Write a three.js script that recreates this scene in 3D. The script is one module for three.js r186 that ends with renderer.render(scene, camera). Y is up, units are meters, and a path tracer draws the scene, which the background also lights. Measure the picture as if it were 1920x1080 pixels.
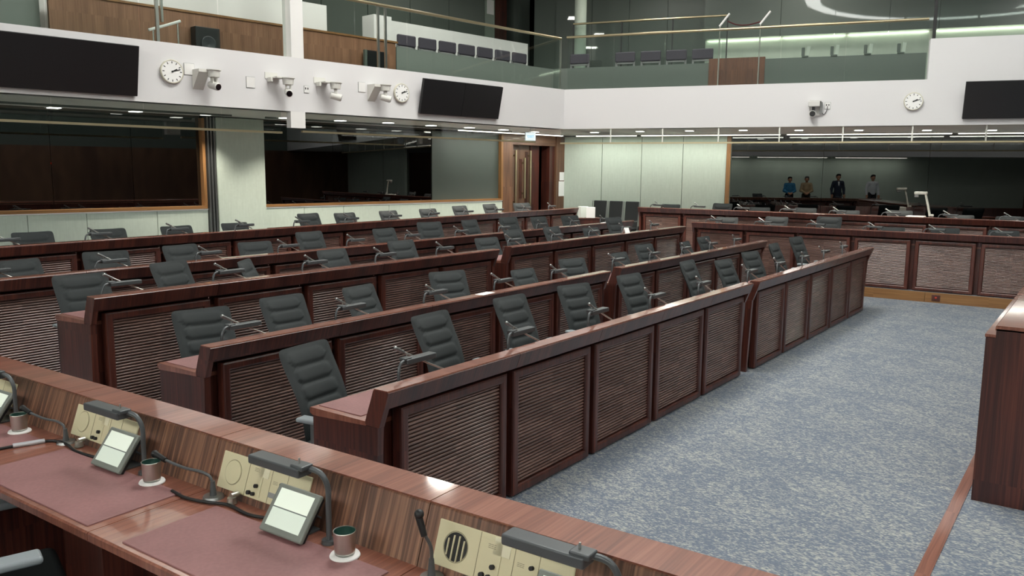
import * as THREE from 'three';
import { RoundedBoxGeometry } from 'three/addons/geometries/RoundedBoxGeometry.js';
import { mergeGeometries } from 'three/addons/utils/BufferGeometryUtils.js';
import { RectAreaLightUniformsLib } from 'three/addons/lights/RectAreaLightUniformsLib.js';
import { MarchingCubes } from 'three/addons/objects/MarchingCubes.js';

// ------------------------------------------------------------------ camera, light, exposure
const scene = new THREE.Scene();
scene.background = new THREE.Color(0x000000);
const R = d => d * Math.PI / 180;
const EYE = new THREE.Vector3(0, 2.15, 0);
const camera = new THREE.PerspectiveCamera(2 * Math.atan(540 / 1539) * 180 / Math.PI, 1920 / 1080, 0.05, 200);
{
  const az = R(35.93), pitch = R(8.144), roll = R(0.489);
  const F = new THREE.Vector3(Math.cos(az), 0, -Math.sin(az)), Rt = new THREE.Vector3(Math.sin(az), 0, Math.cos(az)), U = new THREE.Vector3(0, 1, 0);
  const fw = F.clone().multiplyScalar(Math.cos(pitch)).addScaledVector(U, -Math.sin(pitch));
  const up = U.clone().multiplyScalar(Math.cos(pitch)).addScaledVector(F, Math.sin(pitch));
  const r2 = Rt.clone().multiplyScalar(Math.cos(roll)).addScaledVector(up, Math.sin(roll));
  const u2 = up.clone().multiplyScalar(Math.cos(roll)).addScaledVector(Rt, -Math.sin(roll));
  const m = new THREE.Matrix4().makeBasis(r2, u2, fw.clone().negate());
  camera.position.copy(EYE); camera.quaternion.setFromRotationMatrix(m);
}
const renderer = new THREE.WebGLRenderer();
renderer.toneMapping = THREE.LinearToneMapping;
renderer.toneMappingExposure = 1.5;
renderer.shadowMap.enabled = true;
RectAreaLightUniformsLib.init();
const CEIL = 10;
// unseen ceiling light panels, placed to light desks and walls, [x, z, width, depth, power] and the big ring light [x, z, radius, width, height, power]
const UNSEEN_CEILING_PANELS = [[7.2, -4.8, 2.6, 2.6, 15], [10.8, -5.2, 2.4, 2.4, 12], [-3.2, 10.4, 3, 3, 6]];
const UNSEEN_REAR_LIGHTS = [[-7.2, 14], [-3.4, 14], [0.4, 14], [4.2, 14]]; // z and power; out of view behind the camera, lighting the foreground
const RING = [8.6, 2.2, 5.3, 0.5, 8.3, 6.5];
const LIGHT_WHITE = new THREE.Color(1.0, 0.985, 0.93);

// ------------------------------------------------------------------ helpers
const ORD = ['first', 'second', 'third', 'fourth', 'fifth', 'sixth', 'seventh', 'eighth', 'ninth', 'tenth', 'eleventh', 'twelfth', 'thirteenth'];
let seed = 12345;
const rnd = () => { seed |= 0; seed = seed + 0x6D2B79F5 | 0; let t = Math.imul(seed ^ seed >>> 15, 1 | seed); t = t + Math.imul(t ^ t >>> 7, 61 | t) ^ t; return ((t ^ t >>> 14) >>> 0) / 4294967296; };
const used = {};
function numbered(n) { const k = used[n] = (used[n] ?? -1) + 1; return k ? n + '_' + String(k).padStart(3, '0') : n; }
const V = (x, y, z) => new THREE.Vector3(x, y, z);
function put(name, geo, mat, parent) { const m = new THREE.Mesh(geo, mat); m.name = name; m.castShadow = m.receiveShadow = true; parent.add(m); return m; }
function thing(name, label, category, group, pos = [0, 0, 0], ry = 0) {
  const o = new THREE.Group(); o.name = numbered(name); o.position.set(...pos); o.rotation.y = ry; scene.add(o);
  o.userData = { label, category }; if (group) o.userData.group = group; return o;
}
function single(name, geo, mat, label, category, group, pos = [0, 0, 0], ry = 0) {
  const m = put(numbered(name), geo, mat, scene); m.position.set(...pos); m.rotation.y = ry; m.userData = { label, category }; if (group) m.userData.group = group; return m;
}
function dup(o, label, pos, ry, group) {
  const c = o.clone(); c.name = numbered(o.name.replace(/_\d{3}$/, '')); c.userData = { ...o.userData, label }; if (group) c.userData.group = group;
  c.position.set(...pos); c.rotation.y = ry; scene.add(c); return c;
}
function struct(name, geo, mat, label) { const m = put(name, geo, mat, scene); m.userData.kind = 'structure'; if (label) m.userData.label = label; return m; }
const B = (w, h, d, x = 0, y = 0, z = 0) => new THREE.BoxGeometry(w, h, d).translate(x, y, z);
const RB = (w, h, d, r, x = 0, y = 0, z = 0, seg = 2) => new RoundedBoxGeometry(w, h, d, seg, r).translate(x, y, z);
const CY = (r0, r1, h, n, x = 0, y = 0, z = 0) => new THREE.CylinderGeometry(r0, r1, h, n).translate(x, y, z);
const TUBE = (pts, r, n = 16, m = 8) => new THREE.TubeGeometry(new THREE.CatmullRomCurve3(pts.map(p => V(...p)), false, 'centripetal'), n, r, m, false);
function merge(list) { return mergeGeometries(list.map(g => { const q = g.index ? g.toNonIndexed() : g; for (const k of Object.keys(q.attributes)) if (!['position', 'normal', 'uv'].includes(k)) q.deleteAttribute(k); return q; })); }
// metre uv, texture v along the grain axis
function muv(g0, grain = 'y') {
  const g = g0.index ? g0.toNonIndexed() : g0; const p = g.attributes.position; const uv = new Float32Array(p.count * 2);
  const a = V(), b = V(), c = V(), n = V(); const ox = rnd() * 7, oy = rnd() * 7;
  for (let i = 0; i < p.count; i += 3) {
    a.fromBufferAttribute(p, i); b.fromBufferAttribute(p, i + 1); c.fromBufferAttribute(p, i + 2);
    n.copy(b).sub(a).cross(c.clone().sub(a)); const ax = Math.abs(n.x), ay = Math.abs(n.y), az = Math.abs(n.z);
    let pair; if (az >= ax && az >= ay) pair = grain === 'x' ? 'yx' : 'xy'; else if (ay >= ax) pair = grain === 'x' ? 'zx' : 'xz'; else pair = grain === 'z' ? 'yz' : 'zy';
    [a, b, c].forEach((q, k) => { uv[(i + k) * 2] = q[pair[0]] + ox; uv[(i + k) * 2 + 1] = q[pair[1]] + oy; });
  }
  g.setAttribute('uv', new THREE.BufferAttribute(uv, 2)); return g;
}
// polygon [z, y] extruded along +x for length L
function prism(pts, L, x = 0) {
  const s = new THREE.Shape(pts.map(p => new THREE.Vector2(p[0], p[1])));
  return new THREE.ExtrudeGeometry(s, { depth: L, bevelEnabled: false }).rotateY(-Math.PI / 2).translate(L + x, 0, 0);
}
// flat floor polygon [x, z] with thickness
function slab(pts, y0, y1) {
  const s = new THREE.Shape(pts.map(p => new THREE.Vector2(p[0], -p[1])));
  return new THREE.ExtrudeGeometry(s, { depth: y1 - y0, bevelEnabled: false }).rotateX(-Math.PI / 2).translate(0, y0, 0);
}

// ------------------------------------------------------------------ procedural textures
function noiseGrid(n) { const g = new Float32Array(n * n); for (let i = 0; i < g.length; i++) g[i] = rnd(); return (x, y) => { x = ((x % n) + n) % n; y = ((y % n) + n) % n; const i = Math.floor(x), j = Math.floor(y), fx = x - i, fy = y - j, sx = fx * fx * (3 - 2 * fx), sy = fy * fy * (3 - 2 * fy), i1 = (i + 1) % n, j1 = (j + 1) % n; return (g[j * n + i] * (1 - sx) + g[j * n + i1] * sx) * (1 - sy) + (g[j1 * n + i] * (1 - sx) + g[j1 * n + i1] * sx) * sy; }; }
function dataTex(n, fn, srgb = true, rep = 1) {
  const d = new Uint8Array(n * n * 4);
  for (let j = 0; j < n; j++) for (let i = 0; i < n; i++) { const c = fn(i / n, j / n), k = (j * n + i) * 4; d[k] = c[0]; d[k + 1] = c[1]; d[k + 2] = c[2]; d[k + 3] = 255; }
  const t = new THREE.DataTexture(d, n, n); t.wrapS = t.wrapT = THREE.RepeatWrapping; t.magFilter = THREE.LinearFilter; t.minFilter = THREE.LinearMipmapLinearFilter; t.generateMipmaps = true;
  if (srgb) t.colorSpace = THREE.SRGBColorSpace; t.repeat.set(rep, rep); t.needsUpdate = true; return t;
}
function woodTex(c0, c1, c2, contrast = 1) {
  const A = noiseGrid(128), Bn = noiseGrid(32), Cn = noiseGrid(256);
  return dataTex(512, (u, v) => {
    const wob = Bn(u * 32, v * 4) * 0.02; const s = A((u + wob) * 128, v * 2) * 0.6 + Cn(u * 256, v * 3) * 0.4; const broad = Bn(u * 16, v * 2);
    let t = (s - 0.5) * contrast + 0.5 + (broad - 0.5) * 0.45 * contrast; t = Math.max(0, Math.min(1, t));
    const lerp = (p, q, w) => p.map((e, k) => e + (q[k] - e) * w); return t < 0.5 ? lerp(c0, c1, t * 2) : lerp(c1, c2, t * 2 - 1);
  });
}
const mahogany = woodTex([50, 22, 17], [74, 36, 28], [101, 52, 39], 1.0);
const walnutStripe = woodTex([66, 42, 31], [108, 74, 56], [146, 106, 82], 1.6);
const honeyWood = woodTex([112, 76, 42], [138, 98, 56], [160, 118, 74], 0.8);
const doorWood = woodTex([80, 52, 38], [106, 74, 54], [130, 94, 70], 0.9);
const carpetTex = (() => {
  const A = noiseGrid(256), Bn = noiseGrid(64), Cn = noiseGrid(8), D = noiseGrid(512);
  return dataTex(1024, (u, v) => {
    const fleck = D(u * 512, v * 256) * 0.55 + A(u * 256, v * 128) * 0.45, mid = Bn(u * 64, v * 40), big = Cn(u * 8, v * 8);
    const warm = Math.max(0, Math.min(1, (fleck - 0.4) * 2.6 + (mid - 0.5) * 0.4 + (big - 0.5) * 0.3)); const bl = [106, 116, 131], be = [172, 173, 168];
    return bl.map((e, k) => e + (be[k] - e) * warm);
  });
})();
const carpetBump = (() => { const A = noiseGrid(256); return dataTex(512, (u, v) => { const t = A(u * 256, v * 128) * 255; return [t, t, t]; }, false); })();
const leatherTex = (() => { const A = noiseGrid(128), Bn = noiseGrid(8); return dataTex(256, (u, v) => { const t = (A(u * 128, v * 128) - 0.5) * 10 + (Bn(u * 8, v * 8) - 0.5) * 14; return [134 + t, 95 + t * 0.8, 94 + t * 0.8]; }); })();
const fabricBump = (() => { const A = noiseGrid(128); return dataTex(256, (u, v) => { const t = 90 + 80 * A(u * 128, v * 128) + 40 * Math.sin(u * 804) * Math.sin(v * 804); return [t, t, t]; }, false, 6); })();
const panelTex = (() => { const A = noiseGrid(128), Bn = noiseGrid(32); return dataTex(256, (u, v) => { const t = (A(u * 128, v * 6) - 0.5) * 7 + (Bn(u * 32, v * 32) - 0.5) * 4; return [188 + t, 199 + t, 186 + t]; }); })();
carpetTex.repeat.set(0.42, 0.42); carpetBump.repeat.set(1.2, 1.2);

// ------------------------------------------------------------------ materials
const std = o => new THREE.MeshStandardMaterial(o), phy = o => new THREE.MeshPhysicalMaterial(o);
const M = {
  wood: phy({ map: mahogany, roughness: 0.42, clearcoat: 0.5, clearcoatRoughness: 0.22 }),
  slat: phy({ map: woodTex([76, 50, 43], [108, 78, 69], [138, 106, 96], 0.9), roughness: 0.3, clearcoat: 1, clearcoatRoughness: 0.1 }),
  ledge: phy({ map: woodTex([104, 61, 48], [136, 84, 67], [164, 110, 91], 0.7), roughness: 0.4, clearcoat: 1, clearcoatRoughness: 0.07 }),
  walnut: phy({ map: walnutStripe, roughness: 0.45, clearcoat: 0.25, clearcoatRoughness: 0.3 }),
  honey: phy({ map: honeyWood, roughness: 0.5, clearcoat: 0.2, clearcoatRoughness: 0.3 }),
  door: phy({ map: doorWood, roughness: 0.45, clearcoat: 0.3, clearcoatRoughness: 0.3 }),
  carpet: std({ map: carpetTex, bumpMap: carpetBump, bumpScale: 0.006, roughness: 1 }),
  leather: phy({ map: leatherTex, roughness: 0.6, clearcoat: 0.05, clearcoatRoughness: 0.4 }),
  chair: phy({ color: 0x282d2e, bumpMap: fabricBump, bumpScale: 0.0012, roughness: 0.85, sheen: 0.2, sheenRoughness: 0.6, sheenColor: new THREE.Color(0x6a7578) }),
  chairPlastic: std({ color: 0x2a2e30, roughness: 0.45 }),
  armPad: std({ color: 0x8b9397, roughness: 0.32 }),
  alu: std({ color: 0x9a9d9c, metalness: 0.9, roughness: 0.35 }),
  steel: std({ color: 0xc8c8c2, metalness: 1, roughness: 0.28 }),
  brass: std({ color: 0xb9ad8e, metalness: 0.9, roughness: 0.35 }),
  black: std({ color: 0x141516, roughness: 0.5 }),
  lampGrey: std({ color: 0x54585a, roughness: 0.36, metalness: 0.3 }),
  white: std({ color: 0xe6e5e3, roughness: 0.75 }),
  fascia: std({ color: 0xdcdbdc, roughness: 0.7 }),
  soffit: std({ color: 0xd8d5cc, roughness: 0.85 }),
  panel: std({ map: panelTex, roughness: 0.8 }),
  greyGreen: std({ color: 0x677069, roughness: 0.7 }),
  greenDark: std({ color: 0x59635c, roughness: 0.65 }),
  greenGloss: phy({ color: 0x59635c, roughness: 0.5, clearcoat: 1, clearcoatRoughness: 0.02 }),
  partition: std({ color: 0x7b837c, roughness: 0.7 }),
  glass: phy({ color: 0xf3f7f5, transmission: 1, thickness: 0, roughness: 0.02, ior: 1.5 }),
  mirrorGlass: phy({ color: 0x2a2d2b, transmission: 1, thickness: 0, roughness: 0.0, ior: 2.1 }),
  tvScreen: phy({ color: 0x17181a, roughness: 0.32, clearcoat: 0.2, clearcoatRoughness: 0.3 }),
  cream: std({ color: 0xcfc9a6, roughness: 0.5 }),
  creamLine: std({ color: 0x8e896c, roughness: 0.6 }),
  boothWall: std({ color: 0x8c8072, roughness: 0.9 }),
  led: std({ color: 0xffffff, emissive: 0xfff2e2, emissiveIntensity: 3.2 }),
  lamp: std({ color: 0xffffff, emissive: 0xfffaf0, emissiveIntensity: 4 }),
  seatPurple: std({ color: 0x4a4650, roughness: 0.8 }),
  paper: std({ color: 0xf2f2f0, roughness: 0.8 }),
  grey: std({ color: 0x8b8d8c, roughness: 0.5 }),
  rope: std({ color: 0x4a1216, roughness: 0.8 }),
};

// ------------------------------------------------------------------ wall frames: s runs along the wall from the corner, y up, d towards the room
const frame = (x, z, deg, sg) => { const rot = R(deg), f = { rot, sg, o: V(x, 0, z), ex: V(Math.cos(rot), 0, -Math.sin(rot)), ez: V(Math.sin(rot), 0, Math.cos(rot)) }; f.at = (s, y, d = 0) => f.o.clone().addScaledVector(f.ex, sg * s).addScaledVector(f.ez, d).setY(y); f.arr = (s, y, d = 0) => f.at(s, y, d).toArray(); return f; };
const LF = frame(14.46, -9.2, -7.73, -1), BF = frame(14.46, -9.2, -75, 1), LW = frame(17.2, -10.95, -7.73, -1), BW = frame(17.2, -10.95, -75, 1);
// box in a wall frame given s range, y range and d range, as world geometry
function wb(f, s0, s1, y0, y1, d0, d1) { const g = new THREE.BoxGeometry(Math.abs(s1 - s0), y1 - y0, Math.abs(d1 - d0)); g.rotateY(f.rot); const c = f.at((s0 + s1) / 2, (y0 + y1) / 2, (d0 + d1) / 2); return g.translate(c.x, c.y, c.z); }
// uv for wall boxes: metres along s and y before the turn
function wbu(f, s0, s1, y0, y1, d0, d1, grain = 'y') { const g = muv(new THREE.BoxGeometry(Math.abs(s1 - s0), y1 - y0, Math.abs(d1 - d0)), grain); g.rotateY(f.rot); const c = f.at((s0 + s1) / 2, (y0 + y1) / 2, (d0 + d1) / 2); return g.translate(c.x, c.y, c.z); }

// ------------------------------------------------------------------ floor and tiers
struct('floor', muv(slab([[-8, -15], [24, -15], [24, 12], [-8, 12]], -0.2, 0), 'z'), M.carpet);
struct('floor_tier', muv(slab([[2.9, -5.96], [15.28, -5.96], [15.28, -9.1], [2.9, -9.1]], 0, 0.2), 'z'), M.carpet);
struct('floor_upper_tier', muv(slab([[1.6, -9.02], [15.2, -9.6], [15.28, -9.6], [15.28, -13.2], [1.6, -13.2]], 0, 0.35), 'z'), M.carpet);
struct('floor_end_tier', muv(slab([[15.3, -13], [16.86, -13], [16.86, 2], [15.3, 2]], 0, 0.17), 'z'), M.carpet);
struct('floor_upper_end_tier', muv(slab([[16.86, -13], [23, -13], [23, 2], [16.86, 2]], 0, 0.35), 'z'), M.carpet);
struct('floor_desk_tier', muv(slab([[-4, -7], [1.95, -7], [1.95, 2], [-4, 2]], 0, 0.115), 'z'), M.carpet);
struct('floor_podium_tier', muv(slab([[1.98, -0.6], [14, -0.6], [14, 6], [1.98, 6]], 0, 0.03), 'z'), M.carpet);
struct('trim_1', muv(B(12, 0.036, 0.07, 8, 0.018, -0.635), 'x'), M.ledge);
{ // honey wood plinth under the end rows, its boards and the small floor socket
  const pl = struct('trim_2', muv(B(0.03, 0.16, 0.01, 15.285, 0.08, -6.9)), M.honey);
  for (let k = 0; k < 6; k++) put('board', muv(B(0.035, 0.168, 1.49, 15.285, 0.084, -6.15 + k * 1.495), 'z'), M.honey, pl);
  put('floor_socket', RB(0.012, 0.1, 0.13, 0.004, 15.262, 0.085, -2.24), M.wood, pl);
  put('indicator', CY(0.016, 0.016, 0.008, 12).rotateZ(Math.PI / 2).translate(15.253, 0.09, -2.24), std({ color: 0xc2402e, roughness: 0.5 }), pl);
}

// ------------------------------------------------------------------ lower walls
{
  const w = struct('wall_left', wb(LW, 2.1, 25.5, 0, 1.47, -0.32, -0.06), M.panel);
  for (const [a, b] of [[2.12, 3.2], [3.2, 4.28], [4.28, 5.36], [5.36, 6.44], [6.44, 7.3], [7.3, 8.1], [9.14, 9.99], [9.99, 11.05], [11.05, 11.85], [11.85, 12.9], [12.9, 13.95]]) put('wall_panel', wbu(LW, a + 0.004, b - 0.004, 0.3, 1.455, -0.06, 0), M.panel, w);
  put('cap', wb(LW, 2.12, 8.1, 1.458, 1.478, -0.1, 0.012), M.white, w); put('cap', wb(LW, 9.14, 16, 1.458, 1.478, -0.1, 0.012), M.white, w);
  struct('wall_left_pillar', wbu(LW, 8.1, 8.97, 0.3, 2.98, -0.3, 0.06), M.panel);
  struct('wall_left_end', wb(LW, 14.6, 25.5, 1.47, 3, -0.3, -0.05), M.panel);
  for (let k = 0; k < 3; k++) struct('trim_' + (3 + k), wb(LW, 8.99 + k * 0.055, 9.015 + k * 0.055, 0.3, 2.98, -0.1, 0.05), M.alu);
  struct('wall_left_slot', wb(LW, 8.97, 9.15, 0.3, 2.98, -0.4, -0.3), M.greyGreen);
}
function windowUnit(n, f, s0, s1, y0, y1, joints, mat, frames) {
  const g = new THREE.Group(); g.name = 'window_' + n; g.userData.kind = 'structure'; scene.add(g);
  const e = [s0, ...joints, s1];
  for (let k = 0; k + 1 < e.length; k++) put('pane', wb(f, e[k] + 0.003, e[k + 1] - 0.003, y0, y1, -0.102, -0.09), mat, g);
  for (const [a, b, c, d] of frames) put('window_frame', wbu(f, a, b, c, d, -0.12, 0.02, b - a > d - c ? 'x' : 'y'), M.honey, g);
  return g;
}
windowUnit(1, LW, 9.2, 14.6, 1.52, 2.96, [10.3, 11.46, 12.6, 13.6], M.mirrorGlass, [[9.15, 14.6, 1.478, 1.525], [9.15, 9.2, 1.525, 2.96]]);
windowUnit(2, LW, 4.16, 8.1, 1.52, 2.96, [5.42, 6.6], M.mirrorGlass, [[2.16, 8.1, 1.478, 1.52], [2.12, 2.18, 1.478, 2.96]]);
struct('wall_left_panel', wb(LW, 2.18, 4.16, 1.52, 2.96, -0.16, -0.07), std({ color: 0x4c544e, roughness: 0.5 }));
windowUnit(3, BW, 3.99, 13.4, 0.35, 2.96, [5.97, 8.07, 10.2, 12], M.mirrorGlass, [[3.9, 3.99, 0.35, 2.98]]);
{ // dark rooms behind the glass
  const room = (n, f, s0, s1, y0, y1, depth) => { const g = new THREE.Group(); g.name = n; g.userData.kind = 'structure'; scene.add(g);
    put('room_wall', wb(f, s0, s1, y0, y1, -depth - 0.1, -depth), M.boothWall, g); put('room_floor', wb(f, s0, s1, y0 - 0.1, y0, -depth, -0.34), M.boothWall, g); put('room_ceiling', wb(f, s0, s1, y1, y1 + 0.04, -depth, -0.15), M.boothWall, g);
    put('room_wall', wb(f, s0 - 0.1, s0, y0, y1, -depth, -0.15), M.boothWall, g); put('room_wall', wb(f, s1, s1 + 0.1, y0, y1, -depth, -0.15), M.boothWall, g); return g; };
  const a = room('wall_left_booth', LW, 9.15, 14.6, 0.8, 2.97, 2.2);
  for (const s of [9.5, 10.2, 10.9, 11.7, 12.4, 13.2]) put('batten', wb(LW, s, s + 0.12, 0.8, 2.97, -2.2, -2.12), M.door, a);
  put('status_light', new THREE.SphereGeometry(0.012, 8, 6).translate(...LW.arr(11.3, 2.2, -0.6)), std({ color: 0x220000, emissive: 0xff3010, emissiveIntensity: 1.5 }), a);
  put('status_light', new THREE.SphereGeometry(0.012, 8, 6).translate(...LW.arr(11.72, 2.07, -0.6)), std({ color: 0x000022, emissive: 0x2030ff, emissiveIntensity: 2 }), a);
  room('wall_left_booth_far', LW, 4.0, 8.1, 0.8, 2.97, 2.2);
  room('wall_back_booth', BW, 3.95, 13.5, 0.3, 2.97, 2.0);
}
{ // back wall panels
  const w = struct('wall_back', wb(BW, -0.4, 4.0, 0, 3, -0.3, -0.04), M.greyGreen);
  const e = [-0.08, 0.98, 1.94, 2.91, 3.9];
  for (let k = 0; k < 4; k++) put('wall_panel', wbu(BW, e[k] + 0.006, e[k + 1] - 0.006, 0.35, 2.97, -0.04, 0), M.panel, w);
  struct('wall_back_end', wb(BW, 13.4, 24.5, 0, 3, -0.3, 0), M.panel);
}
{ // wooden double door in the left wall, with surround
  const d = new THREE.Group(); d.name = 'door_1'; d.userData.kind = 'structure'; d.userData.label = 'brown wooden double door with long pull handles'; scene.add(d);
  put('door_post', wbu(LW, 1.8, 2.12, 0.35, 2.97, -0.3, 0.02), M.door, d); put('door_post', wbu(LW, -0.16, 0.29, 0.35, 2.97, -0.3, 0.03), M.door, d);
  put('lintel', wbu(LW, 0.29, 1.8, 2.74, 2.97, -0.3, 0.0, 'x'), M.door, d);
  put('jamb', wbu(LW, 0.29, 0.46, 0.35, 2.74, -0.3, -0.04), M.wood, d);
  const leaf = (a, b, mat) => put('door_leaf', wbu(LW, a + 0.004, b - 0.004, 0.35, 2.74, -0.27, -0.22), mat, d);
  const l1 = leaf(1.36, 1.8, M.door), l2 = leaf(0.98, 1.36, M.door); put('side_panel', wbu(LW, 0.66, 0.98, 0.35, 2.74, -0.26, -0.2), std({ map: mahogany, color: 0xffc8a8, roughness: 0.5 }), d); put('side_recess', wbu(LW, 0.46, 0.66, 0.35, 2.74, -0.6, -0.56), M.wood, d);
  const hand = (s, y0, y1, par) => { put('handle', merge([wb(LW, s - 0.018, s + 0.018, y0, y1, -0.17, -0.135), wb(LW, s - 0.012, s + 0.012, y0 + 0.1, y0 + 0.14, -0.22, -0.15), wb(LW, s - 0.012, s + 0.012, y1 - 0.14, y1 - 0.1, -0.22, -0.15)]), M.brass, par); put('dark_handle_strip', wbu(LW, s + 0.04, s + 0.11, y0, y1 - 0.03, -0.222, -0.206), M.wood, par); };  // flat dark strip stands in for the shaded slot beside each handle
  hand(1.53, 1.3, 2.62, l1); hand(1.22, 1.5, 2.45, l2); hand(1.02, 0.9, 2.62, l2);
  put('lock_plate', wb(LW, 1.27, 1.33, 1.52, 1.66, -0.222, -0.212), M.brass, l2);
  const n1 = thing('paper_notice', 'small white paper notice taped on the brown door post above a larger sheet', 'notice', null, LW.arr(0.08, 2.02, 0.033), LW.rot); put('sheet', B(0.17, 0.2, 0.003), M.paper, n1);
  const n2 = thing('paper_notice', 'tall white paper notice taped on the brown door post below a smaller sheet', 'notice', null, LW.arr(0.08, 1.72, 0.033), LW.rot); put('sheet', B(0.22, 0.36, 0.003), M.paper, n2);
}

// ------------------------------------------------------------------ gallery edge (fascia), soffits, gallery floor
const FB = 3.0, FT = 3.79;
struct('wall_left_fascia', wb(LF, 0, 24, FB, FT, -0.25, 0), M.fascia);
struct('wall_back_fascia', merge([wb(BF, 0, 24, FB, FT, -0.25, 0), wb(BF, 6.64, 24, FT, 4.48, -0.25, 0)]), M.fascia);
struct('ceiling_left_soffit', wb(LF, -3.2, 24, FB, FB + 0.12, -2.2, -0.02), M.soffit);
struct('ceiling_back_soffit', wb(BF, 0, 24, FB, FB + 0.12, -3.2, -0.02), M.soffit);
struct('floor_left_gallery', wb(LF, -6, 24, 3.55, 3.7, -7.5, -0.25), M.greyGreen);
struct('floor_back_gallery', wb(BF, -2, 24, 3.55, 3.7, -7.5, -0.25), M.greyGreen);
struct('wall_left_column', merge([wb(LF, 6.08, 6.29, FT, CEIL, -0.22, 0.0)]), M.white);
struct('wall_left_column_stub', wb(LF, 6.08, 6.33, 2.76, FB, -0.12, 0.0), M.white);
for (const [a, b] of [[0, 5.9], [6.5, 24]]) { /* narrow grey-green trims along the soffit */ struct('trim_' + (a ? 7 : 6), wb(LF, a, b, FB - 0.03, FB, -1.5, -1.47), M.greyGreen); }
function glassRow(name, label, f, joints, y0, y1, d, rail, group) {
  const t = thing(name, label, 'glass screen', group);
  for (let k = 0; k + 1 < joints.length; k++) put('pane', wb(f, joints[k] + 0.006, joints[k + 1] - 0.006, y0, y1, d - 0.006, d + 0.006), M.glass, t);
  if (rail) rail(t); return t;
}
const seq = (a, b, st) => { const r = []; for (let s = a; s < b - 0.2; s += st) r.push(s); r.push(b); return r; };
glassRow('hanging_glass_screen', 'clear glass downstand hanging under the white balcony edge beside the short white stub', LF, [0.75, 1.7, 2.63, 3.5, 4.37, 5.2, 6.07], 2.73, FB, -0.12, t => { put('bottom_rail', wb(LF, 0.75, 6.07, 2.7, 2.73, -0.145, -0.095), M.brass, t); });
glassRow('hanging_glass_screen', 'clear glass downstand hanging under the balcony below the large black screen', LF, [6.42, 7.37, 8.46, 9.58, 10.7, 11.8], 2.7, FB, -0.12, t => { put('bottom_rail', wb(LF, 6.42, 11.8, 2.67, 2.7, -0.145, -0.095), M.brass, t); });
glassRow('hanging_glass_screen', 'clear glass downstand hanging in front of the pale green panels and dark glass wall', BF, [-0.1, 0.96, 2.01, 3.09, 4.21, 5.32, 6.47, 7.63, 8.75, 9.9], 2.73, FB, -0.1, t => { put('bottom_rail', wb(BF, -0.1, 9.9, 2.7, 2.73, -0.125, -0.075), M.brass, t); for (const s of [0.96, 2.01, 3.09, 4.21, 5.32, 6.47, 7.63, 8.75]) put('hanger', wb(BF, s - 0.012, s + 0.012, 2.73, FB, -0.112, -0.088), M.steel, t); });

// ------------------------------------------------------------------ LED strips, downlights and ceiling lights
function ledStrip(f, s0, s1, d, label, power) {
  const t = thing('ceiling_light_strip', label, 'light', 'linear lights under the balcony');
  put('housing', wb(f, s0, s1, FB - 0.03, FB, d - 0.05, d + 0.05), M.white, t); put('diffuser', wb(f, s0 + 0.01, s1 - 0.01, FB - 0.045, FB - 0.03, d - 0.035, d + 0.035), M.led, t);
  const l = new THREE.RectAreaLight(0xf6fbf2, power, s1 - s0 - 0.02, 0.07); const c = f.at((s0 + s1) / 2, FB - 0.05, d); l.position.copy(c); l.name = 'strip_glow';
  l.rotation.set(-Math.PI / 2, 0, 0); l.rotation.order = 'YXZ'; l.rotation.set(-Math.PI / 2, f.rot, 0); scene.add(l);
}
const LEDL = 'thin glowing linear light along the underside of the balcony';
ledStrip(BF, -0.5, 0.95, -2.55, LEDL, 30); ledStrip(BF, 1.05, 4.1, -2.55, LEDL, 30); ledStrip(BF, 4.22, 7.4, -2.55, LEDL, 30); ledStrip(BF, 7.5, 10.5, -2.55, LEDL, 30); ledStrip(LF, -1.9, 1.4, -1.65, LEDL, 30);
{
  const spots = [[5.87, -12.41], [6.91, -12.08], [7.91, -11.75], [9.07, -11.28], [10.05, -11.02], [10.93, -10.72], [11.98, -10.62], [12.93, -10.45], [13.93, -10.35], [15.0, -10.31], [15.78, -9.25], [15.77, -8.14], [16.0, -7.13], [16.25, -6.09], [16.72, -5.13], [17.21, -4.12], [17.75, -3.0], [18.26, -1.96]];
  let proto = null; const lab = i => i < 10 ? `small square downlight in the soffit over the left wall, ${ORD[9 - i]} from the exit sign` : `small square downlight in the soffit over the end rows, ${ORD[i - 10]} from the exit sign`;
  spots.forEach(([x, z], i) => {
    if (!proto) { proto = thing('downlight', lab(0), 'light', 'downlights over the left wall', [x, FB, z], LF.rot); put('trim_ring', B(0.2, 0.012, 0.2, 0, -0.006, 0), M.white, proto); put('lens', B(0.15, 0.012, 0.15, 0, -0.015, 0), M.lamp, proto); }
    else dup(proto, lab(i), [x, FB, z], i < 10 ? LF.rot : BF.rot, i < 10 ? 'downlights over the left wall' : 'downlights over the end rows');
    const s = new THREE.SpotLight(0xfff6e8, 8, 0, R(50), 0.6, 2); s.position.set(x, FB - 0.03, z); s.target.position.set(x, 0, z); s.castShadow = true; scene.add(s, s.target);
  });
}
struct('ceiling', slab([[-8.2, -19], [28, -19], [28, 12.3], [-8.2, 12.3]], CEIL, CEIL + 0.2), M.white);
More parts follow.
